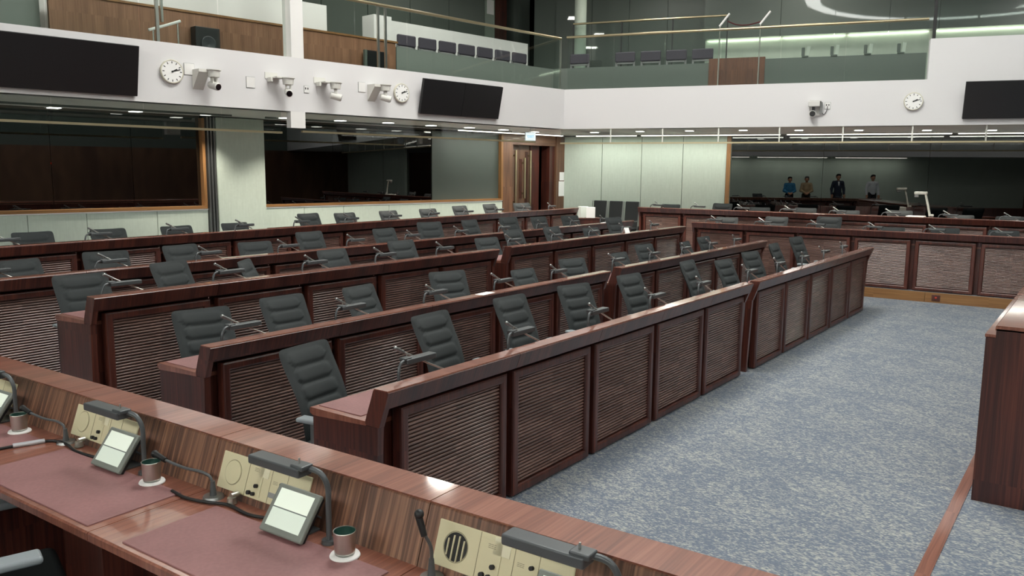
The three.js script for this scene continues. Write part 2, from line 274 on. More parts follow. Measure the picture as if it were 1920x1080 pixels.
UNSEEN_CEILING_PANELS.forEach(([x, z, w, d, p]) => {
  const t = thing('unseen_ceiling_panel', 'large square ceiling panel out of view, placed to light the desks and walls', 'light', 'unseen ceiling panels', [x, CEIL, z]);
  put('light_frame', merge([B(w + 0.2, 0.06, 0.1, 0, -0.03, d / 2 + 0.05), B(w + 0.2, 0.06, 0.1, 0, -0.03, -d / 2 - 0.05), B(0.1, 0.06, d, w / 2 + 0.05, -0.03, 0), B(0.1, 0.06, d, -w / 2 - 0.05, -0.03, 0)]), M.white, t);
  put('diffuser', B(w, 0.03, d, 0, -0.02, 0), std({ color: 0xffffff, emissive: 0xfffbf0, emissiveIntensity: 1.2 }), t);
  const l = new THREE.RectAreaLight(LIGHT_WHITE, p, w, d); l.position.set(x, CEIL - 0.06, z); l.rotation.x = -Math.PI / 2; scene.add(l);
});
{ // ring of light hung under the ceiling
  const [cx, cz, r, w, y, p] = RING, t = thing('ring_light', 'huge glowing ring lamp hung below the high ceiling', 'light', null, [cx, y, cz]);
  put('ring_housing', new THREE.LatheGeometry([[r - w / 2 - 0.05, 0.0], [r + w / 2 + 0.05, 0.0], [r + w / 2 + 0.05, 0.12], [r - w / 2 - 0.05, 0.12], [r - w / 2 - 0.05, 0.0]].map(q => new THREE.Vector2(...q)), 72), M.white, t);
  put('diffuser', new THREE.RingGeometry(r - w / 2, r + w / 2, 72).rotateX(Math.PI / 2).translate(0, -0.006, 0), std({ color: 0xffffff, emissive: 0xf2fff8, emissiveIntensity: 3 }), t);
  for (let k = 0; k < 4; k++) put('hanger', CY(0.012, 0.012, CEIL - y - 0.1, 8, r * Math.cos(k * Math.PI / 2), (CEIL - y) / 2 + 0.05, r * Math.sin(k * Math.PI / 2)), M.steel, t);
  const N = 20; for (let k = 0; k < N; k++) { const a = k / N * Math.PI * 2, l = new THREE.RectAreaLight(LIGHT_WHITE, p, 2 * Math.PI * r / N, w); l.position.set(cx + r * Math.sin(a), y - 0.02, cz + r * Math.cos(a)); l.rotation.order = 'YXZ'; l.rotation.set(-Math.PI / 2, a, 0); scene.add(l); }
}
// walls out of the frame that close the chamber
struct('wall_rear', B(0.3, 3, 27, -8.15, 1.5, -1.5), M.panel); struct('wall_rear_upper', B(0.3, CEIL - 3, 27, -5.65, 3 + (CEIL - 3) / 2, -1.5), M.fascia); struct('ceiling_rear_soffit', B(2.4, 0.12, 27, -6.95, 3.06, -1.5), M.soffit);
for (let k = 0; k < 4; k++) { const t = thing('ceiling_light_strip', 'thin glowing linear light under the rear balcony', 'light', 'linear lights under the rear balcony', [-7.4, FB, -8 + k * 4]); put('housing', B(0.1, 0.03, 3.6, 0, -0.015, 0), M.white, t); put('diffuser', B(0.07, 0.015, 3.58, 0, -0.037, 0), M.led, t); const l = new THREE.RectAreaLight(0xf6fbf2, 36, 0.07, 3.58); l.position.set(-7.4, FB - 0.05, -8 + k * 4); l.rotation.x = -Math.PI / 2; scene.add(l); }
for (const [z, p] of UNSEEN_REAR_LIGHTS) { const t = thing('unseen_rear_light', 'wide light panel out of view behind the camera, placed to light the foreground desk', 'light', 'unseen rear light panels', [-5.2, 5.2, z], R(90)); const q = R(12);
  put('housing', RB(2.1, 0.9, 0.12, 0.02, 0, 0, -0.07).rotateX(q), M.black, t); put('diffuser', B(2.0, 0.8, 0.01, 0, 0, 0).rotateX(q), std({ color: 0xffffff, emissive: 0xfffbf0, emissiveIntensity: 2 }), t); put('yoke', B(0.1, 0.1, 0.16, 0, -0.1, -0.16), M.black, t);
  const l = new THREE.RectAreaLight(LIGHT_WHITE, p, 2.0, 0.8); l.position.set(-5.17, 5.19, z); l.lookAt(-5.17 + 10 * Math.cos(q), 5.19 - 10 * Math.sin(q), z); l.rotateY(Math.PI); l.name = 'unseen_rear_glow'; scene.add(l); }
struct('floor_rear_tier', muv(slab([[-8, -7], [0.3, -7], [0.3, 3.5], [-8, 3.5]], 0.1, 0.3), 'z'), M.carpet);
struct('wall_right', B(36, 3, 0.3, 10, 1.5, 12.15), M.door); struct('wall_right_upper', B(36, CEIL - 3, 0.3, 10, 3 + (CEIL - 3) / 2, 12.15), M.greyGreen);
// ------------------------------------------------------------------ desk rows
// local frame of a desk: x along the row (user's left is +x), z to the front, y up, z = 0 at the inner edge of the raised ledge
const slatCache = {}, frameCache = {}, riserCache = {}, slabCache = {}, padCache = {};
function slatGeo(w, h) {
  const key = w.toFixed(3) + h.toFixed(3); if (slatCache[key]) return slatCache[key];
  const n = Math.round(h / 0.0235), p = h / n, pos = [], nor = [], uv = [], idx = [], K = 4, x0 = rnd() * 5;
  const quad = (a, b, na, nb) => { const k = pos.length / 3; for (const [q, m] of [[a, na], [b, nb]]) for (const x of [-w / 2, w / 2]) { pos.push(x, q[0], q[1]); nor.push(0, m[0], m[1]); uv.push(q[0] + x0, x); } idx.push(k, k + 1, k + 3, k, k + 3, k + 2); };
  for (let i = 0; i < n; i++) {
    const y0 = -h / 2 + p * i, yc = y0 + p * 0.62, r = p * 0.38, dz = -0.011, pt = k => { const a = -Math.PI / 2 + Math.PI * k / K; return [[yc + Math.sin(a) * r, Math.cos(a) * 0.009], [Math.sin(a), Math.cos(a) + 0.05]]; };
    quad([y0, dz], [yc - r, dz], [0, 1], [0, 1]); quad([yc - r, dz], [yc - r, 0], [-1, 0], [-1, 0]);
    for (let k = 0; k < K; k++) { const A = pt(k), C = pt(k + 1); quad(A[0], C[0], A[1], C[1]); }
    quad([yc + r, 0], [yc + r, dz], [1, 0], [1, 0]);
  }
  const g = new THREE.BufferGeometry(); g.setAttribute('position', new THREE.Float32BufferAttribute(pos, 3)); g.setAttribute('normal', new THREE.Float32BufferAttribute(nor, 3)); g.setAttribute('uv', new THREE.Float32BufferAttribute(uv, 2)); g.setIndex(idx);
  return slatCache[key] = g;
}
function frameGeo(w, h) {
  const key = w.toFixed(3) + h.toFixed(3); if (frameCache[key]) return frameCache[key];
  const s = new THREE.Shape([[-w / 2, -h / 2], [w / 2, -h / 2], [w / 2, h / 2], [-w / 2, h / 2]].map(p => new THREE.Vector2(...p))), a = w / 2 - 0.062, b = h / 2 - 0.062;
  s.holes.push(new THREE.Path([[-a, -b], [-a, b], [a, b], [a, -b]].map(p => new THREE.Vector2(...p))));
  const g = new THREE.ExtrudeGeometry(s, { depth: 0.045, bevelEnabled: true, bevelThickness: 0.016, bevelSize: 0.014, bevelOffset: -0.014, bevelSegments: 2 });
  const back = new THREE.PlaneGeometry(w - 0.1, h - 0.1).translate(0, 0, 0.018);
  return frameCache[key] = muv(merge([g, back]));
}
const capProfile = LT => [[-0.06, 0.795], [LT - 0.072, 0.795], [LT - 0.003, 0.985], [LT - 0.006, 0.996], [0.004, 0.996], [-0.06, 0.82]];
const riserProfile = LT => [[-0.065, 0.80], [-0.055, 0.80], [-0.045, 0.87], [LT - 0.09, 0.883], [LT - 0.05, 0.89], [LT - 0.032, 0.9], [LT - 0.002, 0.985], [LT, 0.994], [LT - 0.006, 1.0], [0.006, 1.0], [0, 0.995], [-0.065, 0.815]];
function riserGeo(L, LT) { const k = L.toFixed(3) + LT; return riserCache[k] ??= muv(prism(riserProfile(LT), L)); }
// sloping front, sides: mahogany; the flat ledge on top is a paler board
function ledgeGeo(L, LT) { const k = 'l' + L.toFixed(3) + LT; return riserCache[k] ??= muv(prism([[0.004, 0.9995], [LT - 0.003, 0.9995], [LT - 0.005, 1.006], [0.002, 1.006]], L)); }
function slabGeo(L, D) { const k = L.toFixed(3) + D; return slabCache[k] ??= muv(prism([[-0.06, 0.772], [-0.06, 0.815], [-D + 0.006, 0.815], [-D, 0.809], [-D, 0.784], [-D + 0.02, 0.772]].reverse(), L)); }
function padGeo(L, D) { const k = L.toFixed(3) + D; return padCache[k] ??= muv(RB(L, 0.008, D - 0.17, 0.003, 0, 0.816, -(D + 0.05) / 2 - 0.035), 'x'); }
const sections = [];
function deskSection(o) {
  const { label, group, x, z, y, rot = 0, L, m0, n, p, LT = 0.11, D = 0.51, inner = null, dividers = false, ends = [1, 1] } = o;
  const t = thing('bench_desk', label, 'desk', group, [x, y, z], rot);
  const H0 = -(o.sink ?? 0);
  put('front_board', muv(B(L - 0.02, 0.8 - H0, 0.04, L / 2, 0.4 + H0 / 2, -0.085)), M.wood, t);
  for (const [k, e] of ends.entries()) if (e) put('end_panel', muv(prism([[-D + 0.03, H0], [-0.0, H0], [LT - 0.078, 0.795], [-D + 0.03, 0.771]], 0.045, k ? L - 0.045 : 0)), M.wood, t), put('end_cap', muv(prism(capProfile(LT), 0.04, k ? L - 0.043 : 0.003)), inner ?? M.wood, t);
  for (let i = 0; i < n; i++) {
    const a = i ? m0 + i * p : 0, b = i === n - 1 ? L : m0 + (i + 1) * p, len = b - a - 0.004;
    put('riser', riserGeo(len, LT), inner ?? M.wood, t).position.x = a + 0.002;
    put('ledge', ledgeGeo(len, LT), M.ledge, t).position.x = a + 0.002;
    put('desktop', slabGeo(len, D), M.ledge, t).position.x = a + 0.002;
    const xr = m0 + (i + 1) * p; // user's left joint of this place
    const ex = i ? 0 : Math.max(0, m0 - 0.005); put('desk_pad', padGeo(p * 0.8 + ex, D), M.leather, t).position.x = xr - 0.56 * p - ex / 2;
    const pw = p - 0.07, ph = 0.855, f = put('front_panel', frameGeo(pw, ph), M.wood, t); f.position.set(m0 + (i + 0.5) * p, 0.012 + ph / 2, -0.024);
    const s = put('slats', slatGeo(pw - 0.13, ph - 0.13), M.slat, f); s.position.z = 0.033;
    if (dividers) put('divider', muv(B(0.03, 0.76, D - 0.12, 0, 0.39, -D / 2 - 0.02)), M.wood, t).position.x = xr;
  }
  t.updateMatrixWorld(true);
  const s = { t, m0, n, p, rot, y, world: (lx, ly, lz) => V(lx, ly, lz).applyMatrix4(t.matrixWorld), place: (i, sx) => m0 + (i + 1) * p - sx }; sections.push(s); return s;
}
const row = (name, label, X0, X1, u0, n, p, z, y, extra = {}) => deskSection({ label, x: X0, z, y, L: X1 - X0, m0: u0 - X0, n, p, ...extra });
const S1a = row('', 'frontmost mahogany bench desk bordering the open carpet, run with the pale pink end desktop', 2.98, 8.385, 3.12, 5, 1.05, -3.06, 0);
const S1b = row('', 'frontmost mahogany bench desk bordering the open carpet, run reaching towards the dark glass wall', 8.55, 13.72, 8.7, 5, 0.99, -3.05, 0);
const S2a = row('', 'second mahogany bench desk from the carpet, run near the desk tablets', 3.0, 8.17, 3.1, 5, 1.011, -4.64, 0.02, { sink: 0.02 });
const S2b = row('', 'second mahogany bench desk from the carpet, run reaching towards the dark glass wall', 8.42, 13.45, 8.5, 5, 0.985, -4.64, 0.035, { sink: 0.035 });
const S3a = row('', 'third mahogany bench desk from the carpet, run near the desk tablets', 3.0, 7.94, 3.08, 5, 0.965, -6.05, 0.2);
const S3b = row('', 'third mahogany bench desk from the carpet, run reaching towards the dark glass wall', 8.28, 13.5, 8.36, 5, 1.02, -6.12, 0.2);
const S4 = row('', 'long fourth mahogany bench desk from the carpet, without a gap', 2.6, 14.42, 2.68, 11, 1.062, -7.62, 0.2);
const S5 = deskSection({ label: 'rearmost long mahogany bench desk standing by the left windows', x: 2.4, z: -9.13, y: 0.335, rot: R(2.55), L: 13.4, m0: 0.08, n: 13, p: 1.02 });
const E1 = deskSection({ label: 'end-wall bench desk on the honey wood plinth facing the open carpet', x: 15.36, z: -6.68, y: 0.165, rot: R(-90), L: 8.1, m0: 0.07, n: 8, p: 0.985 });
const E2 = deskSection({ label: 'upper end-wall bench desk directly before the dark glass wall', x: 16.92, z: -8.68, y: 0.35, rot: R(-90), L: 10.05, m0: 0.07, n: 10, p: 0.985 });
const FG = deskSection({ label: 'wide mahogany bench desk with striped walnut upstand, cream control panels and tablets', x: 1.9205, z: -5.905 + 7.5, y: 0.115, rot: R(91.4), L: 7.5, m0: 0.055, n: 7, p: 1.062, LT: 0.16, D: 0.53, inner: M.walnut, dividers: true });

// ------------------------------------------------------------------ podium on the right
{
  const t = thing('podium_desk', 'tall dark mahogany podium desk standing behind the pink floor edging', 'desk', null, [5.957, 0.03, 0]);
  put('end_panel', muv(prism([[-0.57, 0], [0.3, 0], [0.3, 1.15], [-0.515, 1.15], [-0.515, 1.095], [-0.57, 1.095]].reverse(), 0.04)), M.wood, t);
  put('body', muv(prism([[-0.565, 0], [0.28, 0], [0.28, 1.1], [-0.52, 1.1], [-0.565, 1.09]].reverse(), 7.0, 0.04)), M.wood, t);
  put('outer_ledge', muv(prism([[-0.575, 1.092], [-0.515, 1.092], [-0.515, 1.112], [-0.575, 1.112]].reverse(), 7.05)), M.ledge, t);
  put('top_board', muv(prism([[-0.52, 1.14], [0.32, 1.14], [0.32, 1.172], [-0.514, 1.172], [-0.52, 1.166]].reverse(), 7.05)), M.ledge, t);
}

// ------------------------------------------------------------------ office chair
function padField(u, v, wd, ht) { // soft pills raised on the backrest, u across, v up (metres)
  let h = 0; const n = 5, gap = ht / (n + 0.35);
  for (let i = 0; i < n; i++) { const cy = -ht / 2 + gap * (i + 0.68), hw = wd * 0.31 - 0.022, dx = Math.max(0, Math.abs(u) - hw), dy = v - cy, d = Math.hypot(dx, dy); const r = gap * 0.41, q = d / r; if (q < 1) h = Math.max(h, Math.sqrt(1 - Math.pow(q, 2.6))); else if (q < 1.22) h = Math.min(h, -0.3 * (1.22 - q) / 0.22); }
  return h;
}
function backGeo() {
  const W = 0.47, Ht = 0.6, nu = 30, nv = 60, pos = [], idx = [], uv = [];
  const side = (sgn) => { const base = pos.length / 3; for (let j = 0; j <= nv; j++) for (let i = 0; i <= nu; i++) {
    const a = i / nu * 2 - 1, b = j / nv * 2 - 1; const taper = 1 - 0.07 * (0.5 - b / 2) ; const k = Math.pow(Math.pow(Math.abs(a), 14) + Math.pow(Math.abs(b), 14), 1 / 14) / Math.max(Math.abs(a), Math.abs(b), 1e-6);
    const x = a / (k || 1) * W / 2 * taper, y = b / (k || 1) * Ht / 2, edge = Math.pow(Math.max(Math.abs(a), Math.abs(b)), 6);
    const curve = 0.035 * (a * a) + 0.03 * Math.cos((b + 0.35) * 2.2) - 0.02; const th = 0.024 * (1 - edge);
    pos.push(x, y, curve + sgn * th + (sgn > 0 ? padField(x / taper, y, W, Ht) * 0.013 * (1 - edge) : 0)); uv.push(x, y); }
    for (let j = 0; j < nv; j++) for (let i = 0; i < nu; i++) { const q = base + j * (nu + 1) + i; if (sgn > 0) idx.push(q, q + 1, q + nu + 2, q, q + nu + 2, q + nu + 1); else idx.push(q, q + nu + 2, q + 1, q, q + nu + 1, q + nu + 2); } };
  side(1); side(-1);
  const g = new THREE.BufferGeometry(); g.setAttribute('position', new THREE.Float32BufferAttribute(pos, 3)); g.setAttribute('uv', new THREE.Float32BufferAttribute(uv, 2)); g.setIndex(idx); g.computeVertexNormals(); return g;
}
const chairProto = (() => {
  const t = new THREE.Group(); t.name = 'office_chair';
  put('backrest', backGeo().rotateX(R(-15)).translate(0, 0.79, -0.255), M.chair, t);
  put('seat', RB(0.5, 0.075, 0.48, 0.034, 0, 0.47, 0.0, 3), M.chair, t);
  put('back_support', merge([B(0.07, 0.38, 0.025, 0, 0, 0).rotateX(R(-15)).translate(0, 0.6, -0.245), B(0.07, 0.03, 0.2, 0, 0.425, -0.13)]), M.chairPlastic, t);
  put('mechanism', merge([RB(0.16, 0.06, 0.24, 0.015, 0, 0.405, 0), CY(0.028, 0.034, 0.28, 14, 0, 0.24, 0)]), M.chairPlastic, t);
  for (const s of [-1, 1]) { const a = put('armrest', RB(0.085, 0.028, 0.27, 0.013, s * 0.29, 0.69, 0.0, 3), M.armPad, t); put('arm_support', merge([RB(0.035, 0.23, 0.06, 0.01, s * 0.285, 0.567, -0.02), B(0.06, 0.03, 0.05, s * 0.265, 0.445, -0.02)]), M.alu, a); }
  const st = [], cs = []; for (let k = 0; k < 5; k++) { const a = k / 5 * Math.PI * 2 + 0.3; st.push(RB(0.3, 0.035, 0.045, 0.012, 0.16, 0.085, 0, 1).rotateY(a)); cs.push(CY(0.03, 0.03, 0.036, 10).rotateX(Math.PI / 2).translate(0.3, 0.03, 0).rotateY(a), CY(0.009, 0.009, 0.05, 6, 0.29, 0.06, 0).rotateY(a)); }
  const b = put('star_base', merge(st), M.alu, t); put('casters', merge(cs), M.black, b);
  return t;
})();
let firstChair = true;
function chair(x, y, z, ry, h, label, group, cat = 'chair') {
  let c = chairProto.clone(); c.name = numbered('office_chair'); scene.add(c); c.position.set(x, y, z); c.rotation.y = ry; c.scale.y = h / 1.088; c.userData = { label, category: cat, group }; return c;
}
const CH = {
  r1: [[3.41,-3.72,-9,1.06],[4.58,-3.72,-4,1.1],[5.56,-3.72,1,1.11],[6.54,-3.73,11,1.1],[7.67,-3.72,6,1.09],[9.2,-3.72,-2,1.11],[10.28,-3.72,7,1.03],[11.27,-3.73,11,1.06],[12.33,-3.72,-1,1.11],[13.32,-3.72,9,1.15]],
  r2: [[3.62,-5.33,11,1.08],[4.45,-5.32,1,1.09],[5.38,-5.32,-7,1.08],[6.52,-5.33,17,1.1],[8.0,-5.32,3,0.99],[9.04,-5.33,16,1.03],[10.42,-5.32,1,1.01],[11.13,-5.32,9,1.08],[12.7,-5.32,-4,1.02],[13.42,-5.32,4,1.06]],
  r3: [[3.44,-6.72,3,1.06],[4.36,-6.73,-14,1.1],[5.32,-6.79,-38,1.04],[6.29,-6.72,-4,1.07],[7.38,-6.72,1,1.1],[9.06,-6.72,8,1.03],[9.74,-6.72,1,1.11],[10.77,-6.72,1,1.1],[11.95,-6.72,5,1.02],[12.7,-6.72,8,1.17]],
  r4: [[3.69,-8.28,-11,1.06],[4.43,-8.28,12,1.08],[5.39,-8.27,-4,1.09],[6.34,-8.27,8,1.06],[7.26,-8.27,-1,1.14],[8.65,-8.27,0,1.11],[9.56,-8.28,15,1.16],[10.67,-8.27,-4,1.15],[11.69,-8.27,8,1.15],[12.66,-8.27,5,1.12],[13.69,-8.28,16,1.1]],
  r5: [[4.54,-10.07,5,1.04],[5.47,-10.07,3,1.03],[6.43,-10.07,3,1.02],[7.39,-10.07,-1,1.02],[8.78,-10.07,-3,1.11],[9.53,-10.07,2,1.09],[10.58,-10.07,-1,1.09],[11.61,-10.07,3,1.09],[12.57,-10.07,-1,1.12],[13.54,-10.07,-2,1.13],[14.58,-10.08,17,1.12]],
};
const RW = { r1: ['frontmost desk', 0], r2: ['second desk from the carpet', 0], r3: ['third desk from the carpet', 0.2], r4: ['fourth desk from the carpet', 0.2], r5: ['rearmost desk by the windows', 0.35] };
for (const k in CH) CH[k].forEach(([x, z, th, h], i) => {
  let lab = `charcoal office chair behind the ${RW[k][0]}, ${ORD[i]} from the tablet desk end`;
  if (k === 'r1' && i === 0) lab = 'charcoal office chair at the pale pink end desktop of the frontmost desk';
  if (k === 'r3' && i === 2) lab = 'charcoal office chair turned sideways behind the third desk from the carpet';
  chair(x, RW[k][1], z, R(-th), h, lab, `chairs behind the ${RW[k][0]}`);
});
[[-6.3, 1.09], [-5.32, 1.14], [-4.29, 1.18], [-3.2, 1.03], [-2.34, 1.06], [-1.41, 1.06]].forEach(([z, h], i) => chair(15.87, 0.17, z, R(-90 + [4, -3, 2, 0, -4, 3][i]), h, `charcoal office chair behind the end-wall desk on the plinth, ${ORD[i]} from the door corner`, 'chairs behind the end-wall desk'));
[[-8.25, 1.07], [-7.04, 1.13], [-6.17, 1.07], [-5.2, 1.09], [-4.36, 1.07], [-3.34, 1.1], [-2.29, 1.05], [-1.47, 1.05]].forEach(([z, h], i) => chair(17.37, 0.35, z, R(-90 + [6, -3, 2, 0, -4, 3, 0, 2][i]), h, `charcoal office chair by the glass wall behind the upper end desk, ${ORD[i]} from the door`, 'chairs by the dark glass wall'));
chair(1.15, 0.115, -3.14, R(73), 1.15, 'charcoal office chair with grey armrests drawn up to the desk with tablets', 'chairs at the tablet desk');
chair(0.85, 0.115, -4.6, R(92), 1.08, 'charcoal office chair with grey armrests at the far place of the tablet desk', 'chairs at the tablet desk');

// ------------------------------------------------------------------ reading lamps and gooseneck microphones at every place
const lampProto = (() => { const t = new THREE.Group(); t.name = 'desk_lamp';
  put('base', CY(0.024, 0.026, 0.012, 14, 0, 0.006, 0), M.lampGrey, t);
  put('stem', TUBE([[0, 0.01, 0], [0, 0.12, 0], [0.002, 0.195, 0], [0.025, 0.236, -0.008], [0.08, 0.246, -0.02], [0.1, 0.245, -0.025]], 0.0095, 20, 8), M.lampGrey, t);
  const h = put('lamp_head', merge([RB(0.255, 0.032, 0.062, 0.006, 0.2, 0.236, -0.03, 1), RB(0.06, 0.018, 0.05, 0.005, 0.09, 0.252, -0.03, 1)]), M.lampGrey, t);
  put('switch', CY(0.0035, 0.0035, 0.02, 6, 0.1, 0.268, -0.03), M.steel, h); put('diffuser', B(0.2, 0.003, 0.045, 0.21, 0.2195, -0.03), M.grey, h); return t; })();
const micProto = (() => { const t = new THREE.Group(); t.name = 'gooseneck_microphone';
  put('base', CY(0.03, 0.034, 0.012, 14, 0, 0.006, 0), M.lampGrey, t);
  put('stem', TUBE([[0, 0.01, 0], [-0.015, 0.06, 0], [-0.08, 0.11, -0.01], [-0.24, 0.19, -0.03], [-0.4, 0.275, -0.05]], 0.006, 20, 6), M.steel, t);
  put('capsule', merge([CY(0.011, 0.009, 0.07, 10).rotateZ(R(62)).translate(-0.43, 0.291, -0.054), new THREE.SphereGeometry(0.013, 10, 8).translate(-0.462, 0.308, -0.056)]), M.alu, t); return t; })();
function places(S, from, to, where, off = 0, end = 'tablet desk end', skip = []) {
  for (let i = from; i < to; i++) { if (skip.includes(i)) continue;
    const l = lampProto.clone(); l.name = numbered('desk_lamp'); l.position.copy(S.world(S.place(i, 0.86), 0.815, -0.13)); l.rotation.y = S.rot; l.userData = { label: `small dark bent-arm reading lamp on the ${where}, ${ORD[i + off]} from the ${end}`, category: 'lamp', group: `reading lamps on the ${where}` }; scene.add(l);
    const m = micProto.clone(); m.name = numbered('gooseneck_microphone'); m.position.copy(S.world(S.place(i, 0.33), 0.815, -0.13)); m.rotation.y = S.rot + R(((i * 37) % 11) - 5); m.userData = { label: `thin gooseneck microphone on the ${where}, ${ORD[i + off]} from the ${end}`, category: 'microphone', group: `microphones on the ${where}` }; scene.add(m); }
}
places(S1a, 0, 5, 'frontmost desk'); places(S1b, 0, 5, 'frontmost desk', 5); places(S2a, 0, 5, 'second desk'); places(S2b, 0, 5, 'second desk', 5); places(S3a, 0, 5, 'third desk'); places(S3b, 0, 5, 'third desk', 5); places(S4, 0, 11, 'fourth desk'); places(S5, 0, 13, 'rearmost desk'); places(E1, 0, 6, 'end-wall desk', 0, 'door corner'); places(E2, 0, 8, 'upper end-wall desk', 0, 'door corner');

// ------------------------------------------------------------------ equipment of the wide desk with tablets
const screenTex = (() => { const c = document.createElement('canvas'); c.width = 256; c.height = 200; const g = c.getContext('2d'); g.fillStyle = '#d9e2d4'; g.fillRect(0, 0, 256, 200); g.fillStyle = '#c7d2c5'; g.fillRect(0, 104, 256, 96); g.fillStyle = '#5e6660'; g.fillRect(0, 98, 256, 6); const t = new THREE.CanvasTexture(c); t.colorSpace = THREE.SRGBColorSpace; return t; })();
M.screen = std({ map: screenTex, roughness: 0.25, emissive: 0xffffff, emissiveMap: screenTex, emissiveIntensity: 0.28 });
const printTex = (() => { const c = document.createElement('canvas'); c.width = 128; c.height = 64; const g = c.getContext('2d'); g.fillStyle = '#cfc9a6'; g.fillRect(0, 0, 128, 64); g.fillStyle = '#6e6a55'; for (const y of [14, 30, 46]) for (let x = 10; x < 112; x += 9) g.fillRect(x, y, 5 + (x * 7 + y) % 4, 6); const t = new THREE.CanvasTexture(c); t.colorSpace = THREE.SRGBColorSpace; return t; })();
M.print = std({ map: printTex, roughness: 0.55 });
const tilt = Math.atan2(0.065, 0.185); // lean of the upstand
function controlPanel(S, i, open) {
  // parts lie on the sloping upstand: local x along, y up the slope, z out towards the user
  const p = put('control_panel', RB(0.485, 0.136, 0.008, 0.003), M.cream, S.t), w = S.place(i, 0.3);
  p.position.set(w, 0.9, -0.0395); p.rotation.set(0, Math.PI, 0, 'YXZ'); p.rotation.x = -tilt; p.position.y = 0.905; p.position.z = -0.037;
  // seen by the user x runs to the right: speaker plate, module, keypad plate, blank plate
  const at = (n, g, m) => put(n, g, m, p);
  at('speaker_ring', new THREE.RingGeometry(0.044, 0.047, 32).translate(-0.165, 0, 0.0045), M.creamLine);
  if (open) { at('speaker_opening', CY(0.043, 0.043, 0.001, 32).rotateX(Math.PI / 2).translate(-0.165, 0, 0.0046), M.black); for (const [dx, hh] of [[-0.028, 0.05], [-0.009, 0.075], [0.011, 0.078], [0.03, 0.058]]) at('speaker_slat', RB(0.004, hh, 0.006, 0.001, -0.165 + dx, -0.004, 0.007, 1), M.cream); }
  else at('speaker_cover', CY(0.043, 0.043, 0.003, 32).rotateX(Math.PI / 2).translate(-0.165, 0, 0.0055), M.cream);
  for (const x of [-0.082, 0.045, 0.13]) at('joint', B(0.0018, 0.134, 0.0012, x, 0, 0.0045), M.creamLine);
  at('module_plate', RB(0.075, 0.115, 0.003, 0.001, -0.036, -0.002, 0.005, 1), M.cream);
  at('print', new THREE.PlaneGeometry(0.034, 0.02).translate(-0.035, 0.036, 0.0068), M.print); at('print', new THREE.PlaneGeometry(0.03, 0.018).translate(0.07, 0.01, 0.0049), M.print);
  for (const [x, y, r] of [[-0.02, -0.02, 0.0075], [-0.028, -0.05, 0.007], [-0.052, -0.05, 0.008], [0.11, 0.012, 0.0065]]) at('knob', CY(r, r, 0.012, 14).rotateX(Math.PI / 2).translate(x, y, 0.011), M.black);
  at('display', B(0.045, 0.018, 0.002, 0.07, -0.035, 0.0055), M.grey); at('display', B(0.045, 0.018, 0.002, 0.17, -0.035, 0.0055), M.grey);
  at('button', RB(0.06, 0.05, 0.003, 0.001, 0.0, 0.04, 0.005, 1), std({ color: 0xdad7bb, roughness: 0.5 }));
}
const fgMic = (flip) => { const t = new THREE.Group(); t.name = 'gooseneck_microphone';
  put('base', CY(0.036, 0.04, 0.01, 20, 0, 0.005, 0), M.alu, t);
  const pts = flip ? [[0, 0.01, 0], [0.0, 0.06, 0], [-0.004, 0.11, -0.01], [0.01, 0.16, -0.03]] : [[0, 0.01, 0], [0.004, 0.05, 0], [0.012, 0.075, 0], [0.05, 0.088, -0.005], [0.16, 0.085, -0.012], [0.27, 0.095, -0.02]];
  put('stem', TUBE(pts, 0.0055, 24, 8), M.lampGrey, t); put('stem_collar', CY(0.008, 0.013, 0.06, 12, 0.001, 0.035, 0), M.lampGrey, t); const e = pts[pts.length - 1];
  put('capsule', merge([CY(0.012, 0.01, 0.07, 12).rotateZ(flip ? R(-20) : R(-80)).translate(e[0] + (flip ? 0.005 : 0.03), e[1] + (flip ? 0.02 : 0.005), e[2]), new THREE.SphereGeometry(0.015, 12, 10).translate(e[0] + (flip ? 0.012 : 0.068), e[1] + (flip ? 0.05 : 0.01), e[2])]), M.black, t); return t; };
const micA = fgMic(false), micB = fgMic(true);
const tabletProto = (() => { const t = new THREE.Group(); t.name = 'conference_tablet'; const q = new THREE.Group(); const lean = R(37);
  const add = (n, g, m) => put(n, g.rotateX(-lean).rotateY(Math.PI).translate(0, 0.083, 0), m, t);
  add('housing', RB(0.205, 0.165, 0.018, 0.006, 0, 0, -0.009), std({ color: 0x757b74, roughness: 0.5 })); add('back_shell', RB(0.195, 0.155, 0.02, 0.006, 0, 0, -0.022), M.black);
  add('screen', new THREE.PlaneGeometry(0.165, 0.128).translate(0, 0.004, 0.0008), M.screen);
  put('stand', merge([B(0.1, 0.006, 0.13, 0, 0.004, 0.075), B(0.09, 0.006, 0.11).rotateX(R(38)).translate(0, 0.05, 0.085)]), M.lampGrey, t); return t; })();
const cupProto = (() => { const t = new THREE.Group(); t.name = 'metal_cup';
  put('cup', new THREE.LatheGeometry([[0.001, 0.012], [0.031, 0.012], [0.033, 0.02], [0.036, 0.085], [0.0365, 0.088], [0.034, 0.088], [0.031, 0.03], [0.001, 0.028]].map(p => new THREE.Vector2(...p)), 28), M.steel, t);
  put('lining', new THREE.LatheGeometry([[0.0335, 0.086], [0.0305, 0.031], [0.001, 0.029]].map(p => new THREE.Vector2(...p)), 24), std({ color: 0x23463d, roughness: 0.4 }), t);
  put('coaster', new THREE.LatheGeometry([[0.001, 0], [0.047, 0], [0.049, 0.005], [0.046, 0.011], [0.001, 0.011]].map(p => new THREE.Vector2(...p)), 28), M.white, t); return t; })();
const FGW = 'walnut-backed desk';
const fgNames = ['', 'at the place after the louvred speaker towards the podium', 'at the louvred speaker place above the blue carpet', 'at the place between the louvred speaker and the taped cable', 'at the place the silver-taped cable runs to', 'at the place the silver-taped cable comes from'];
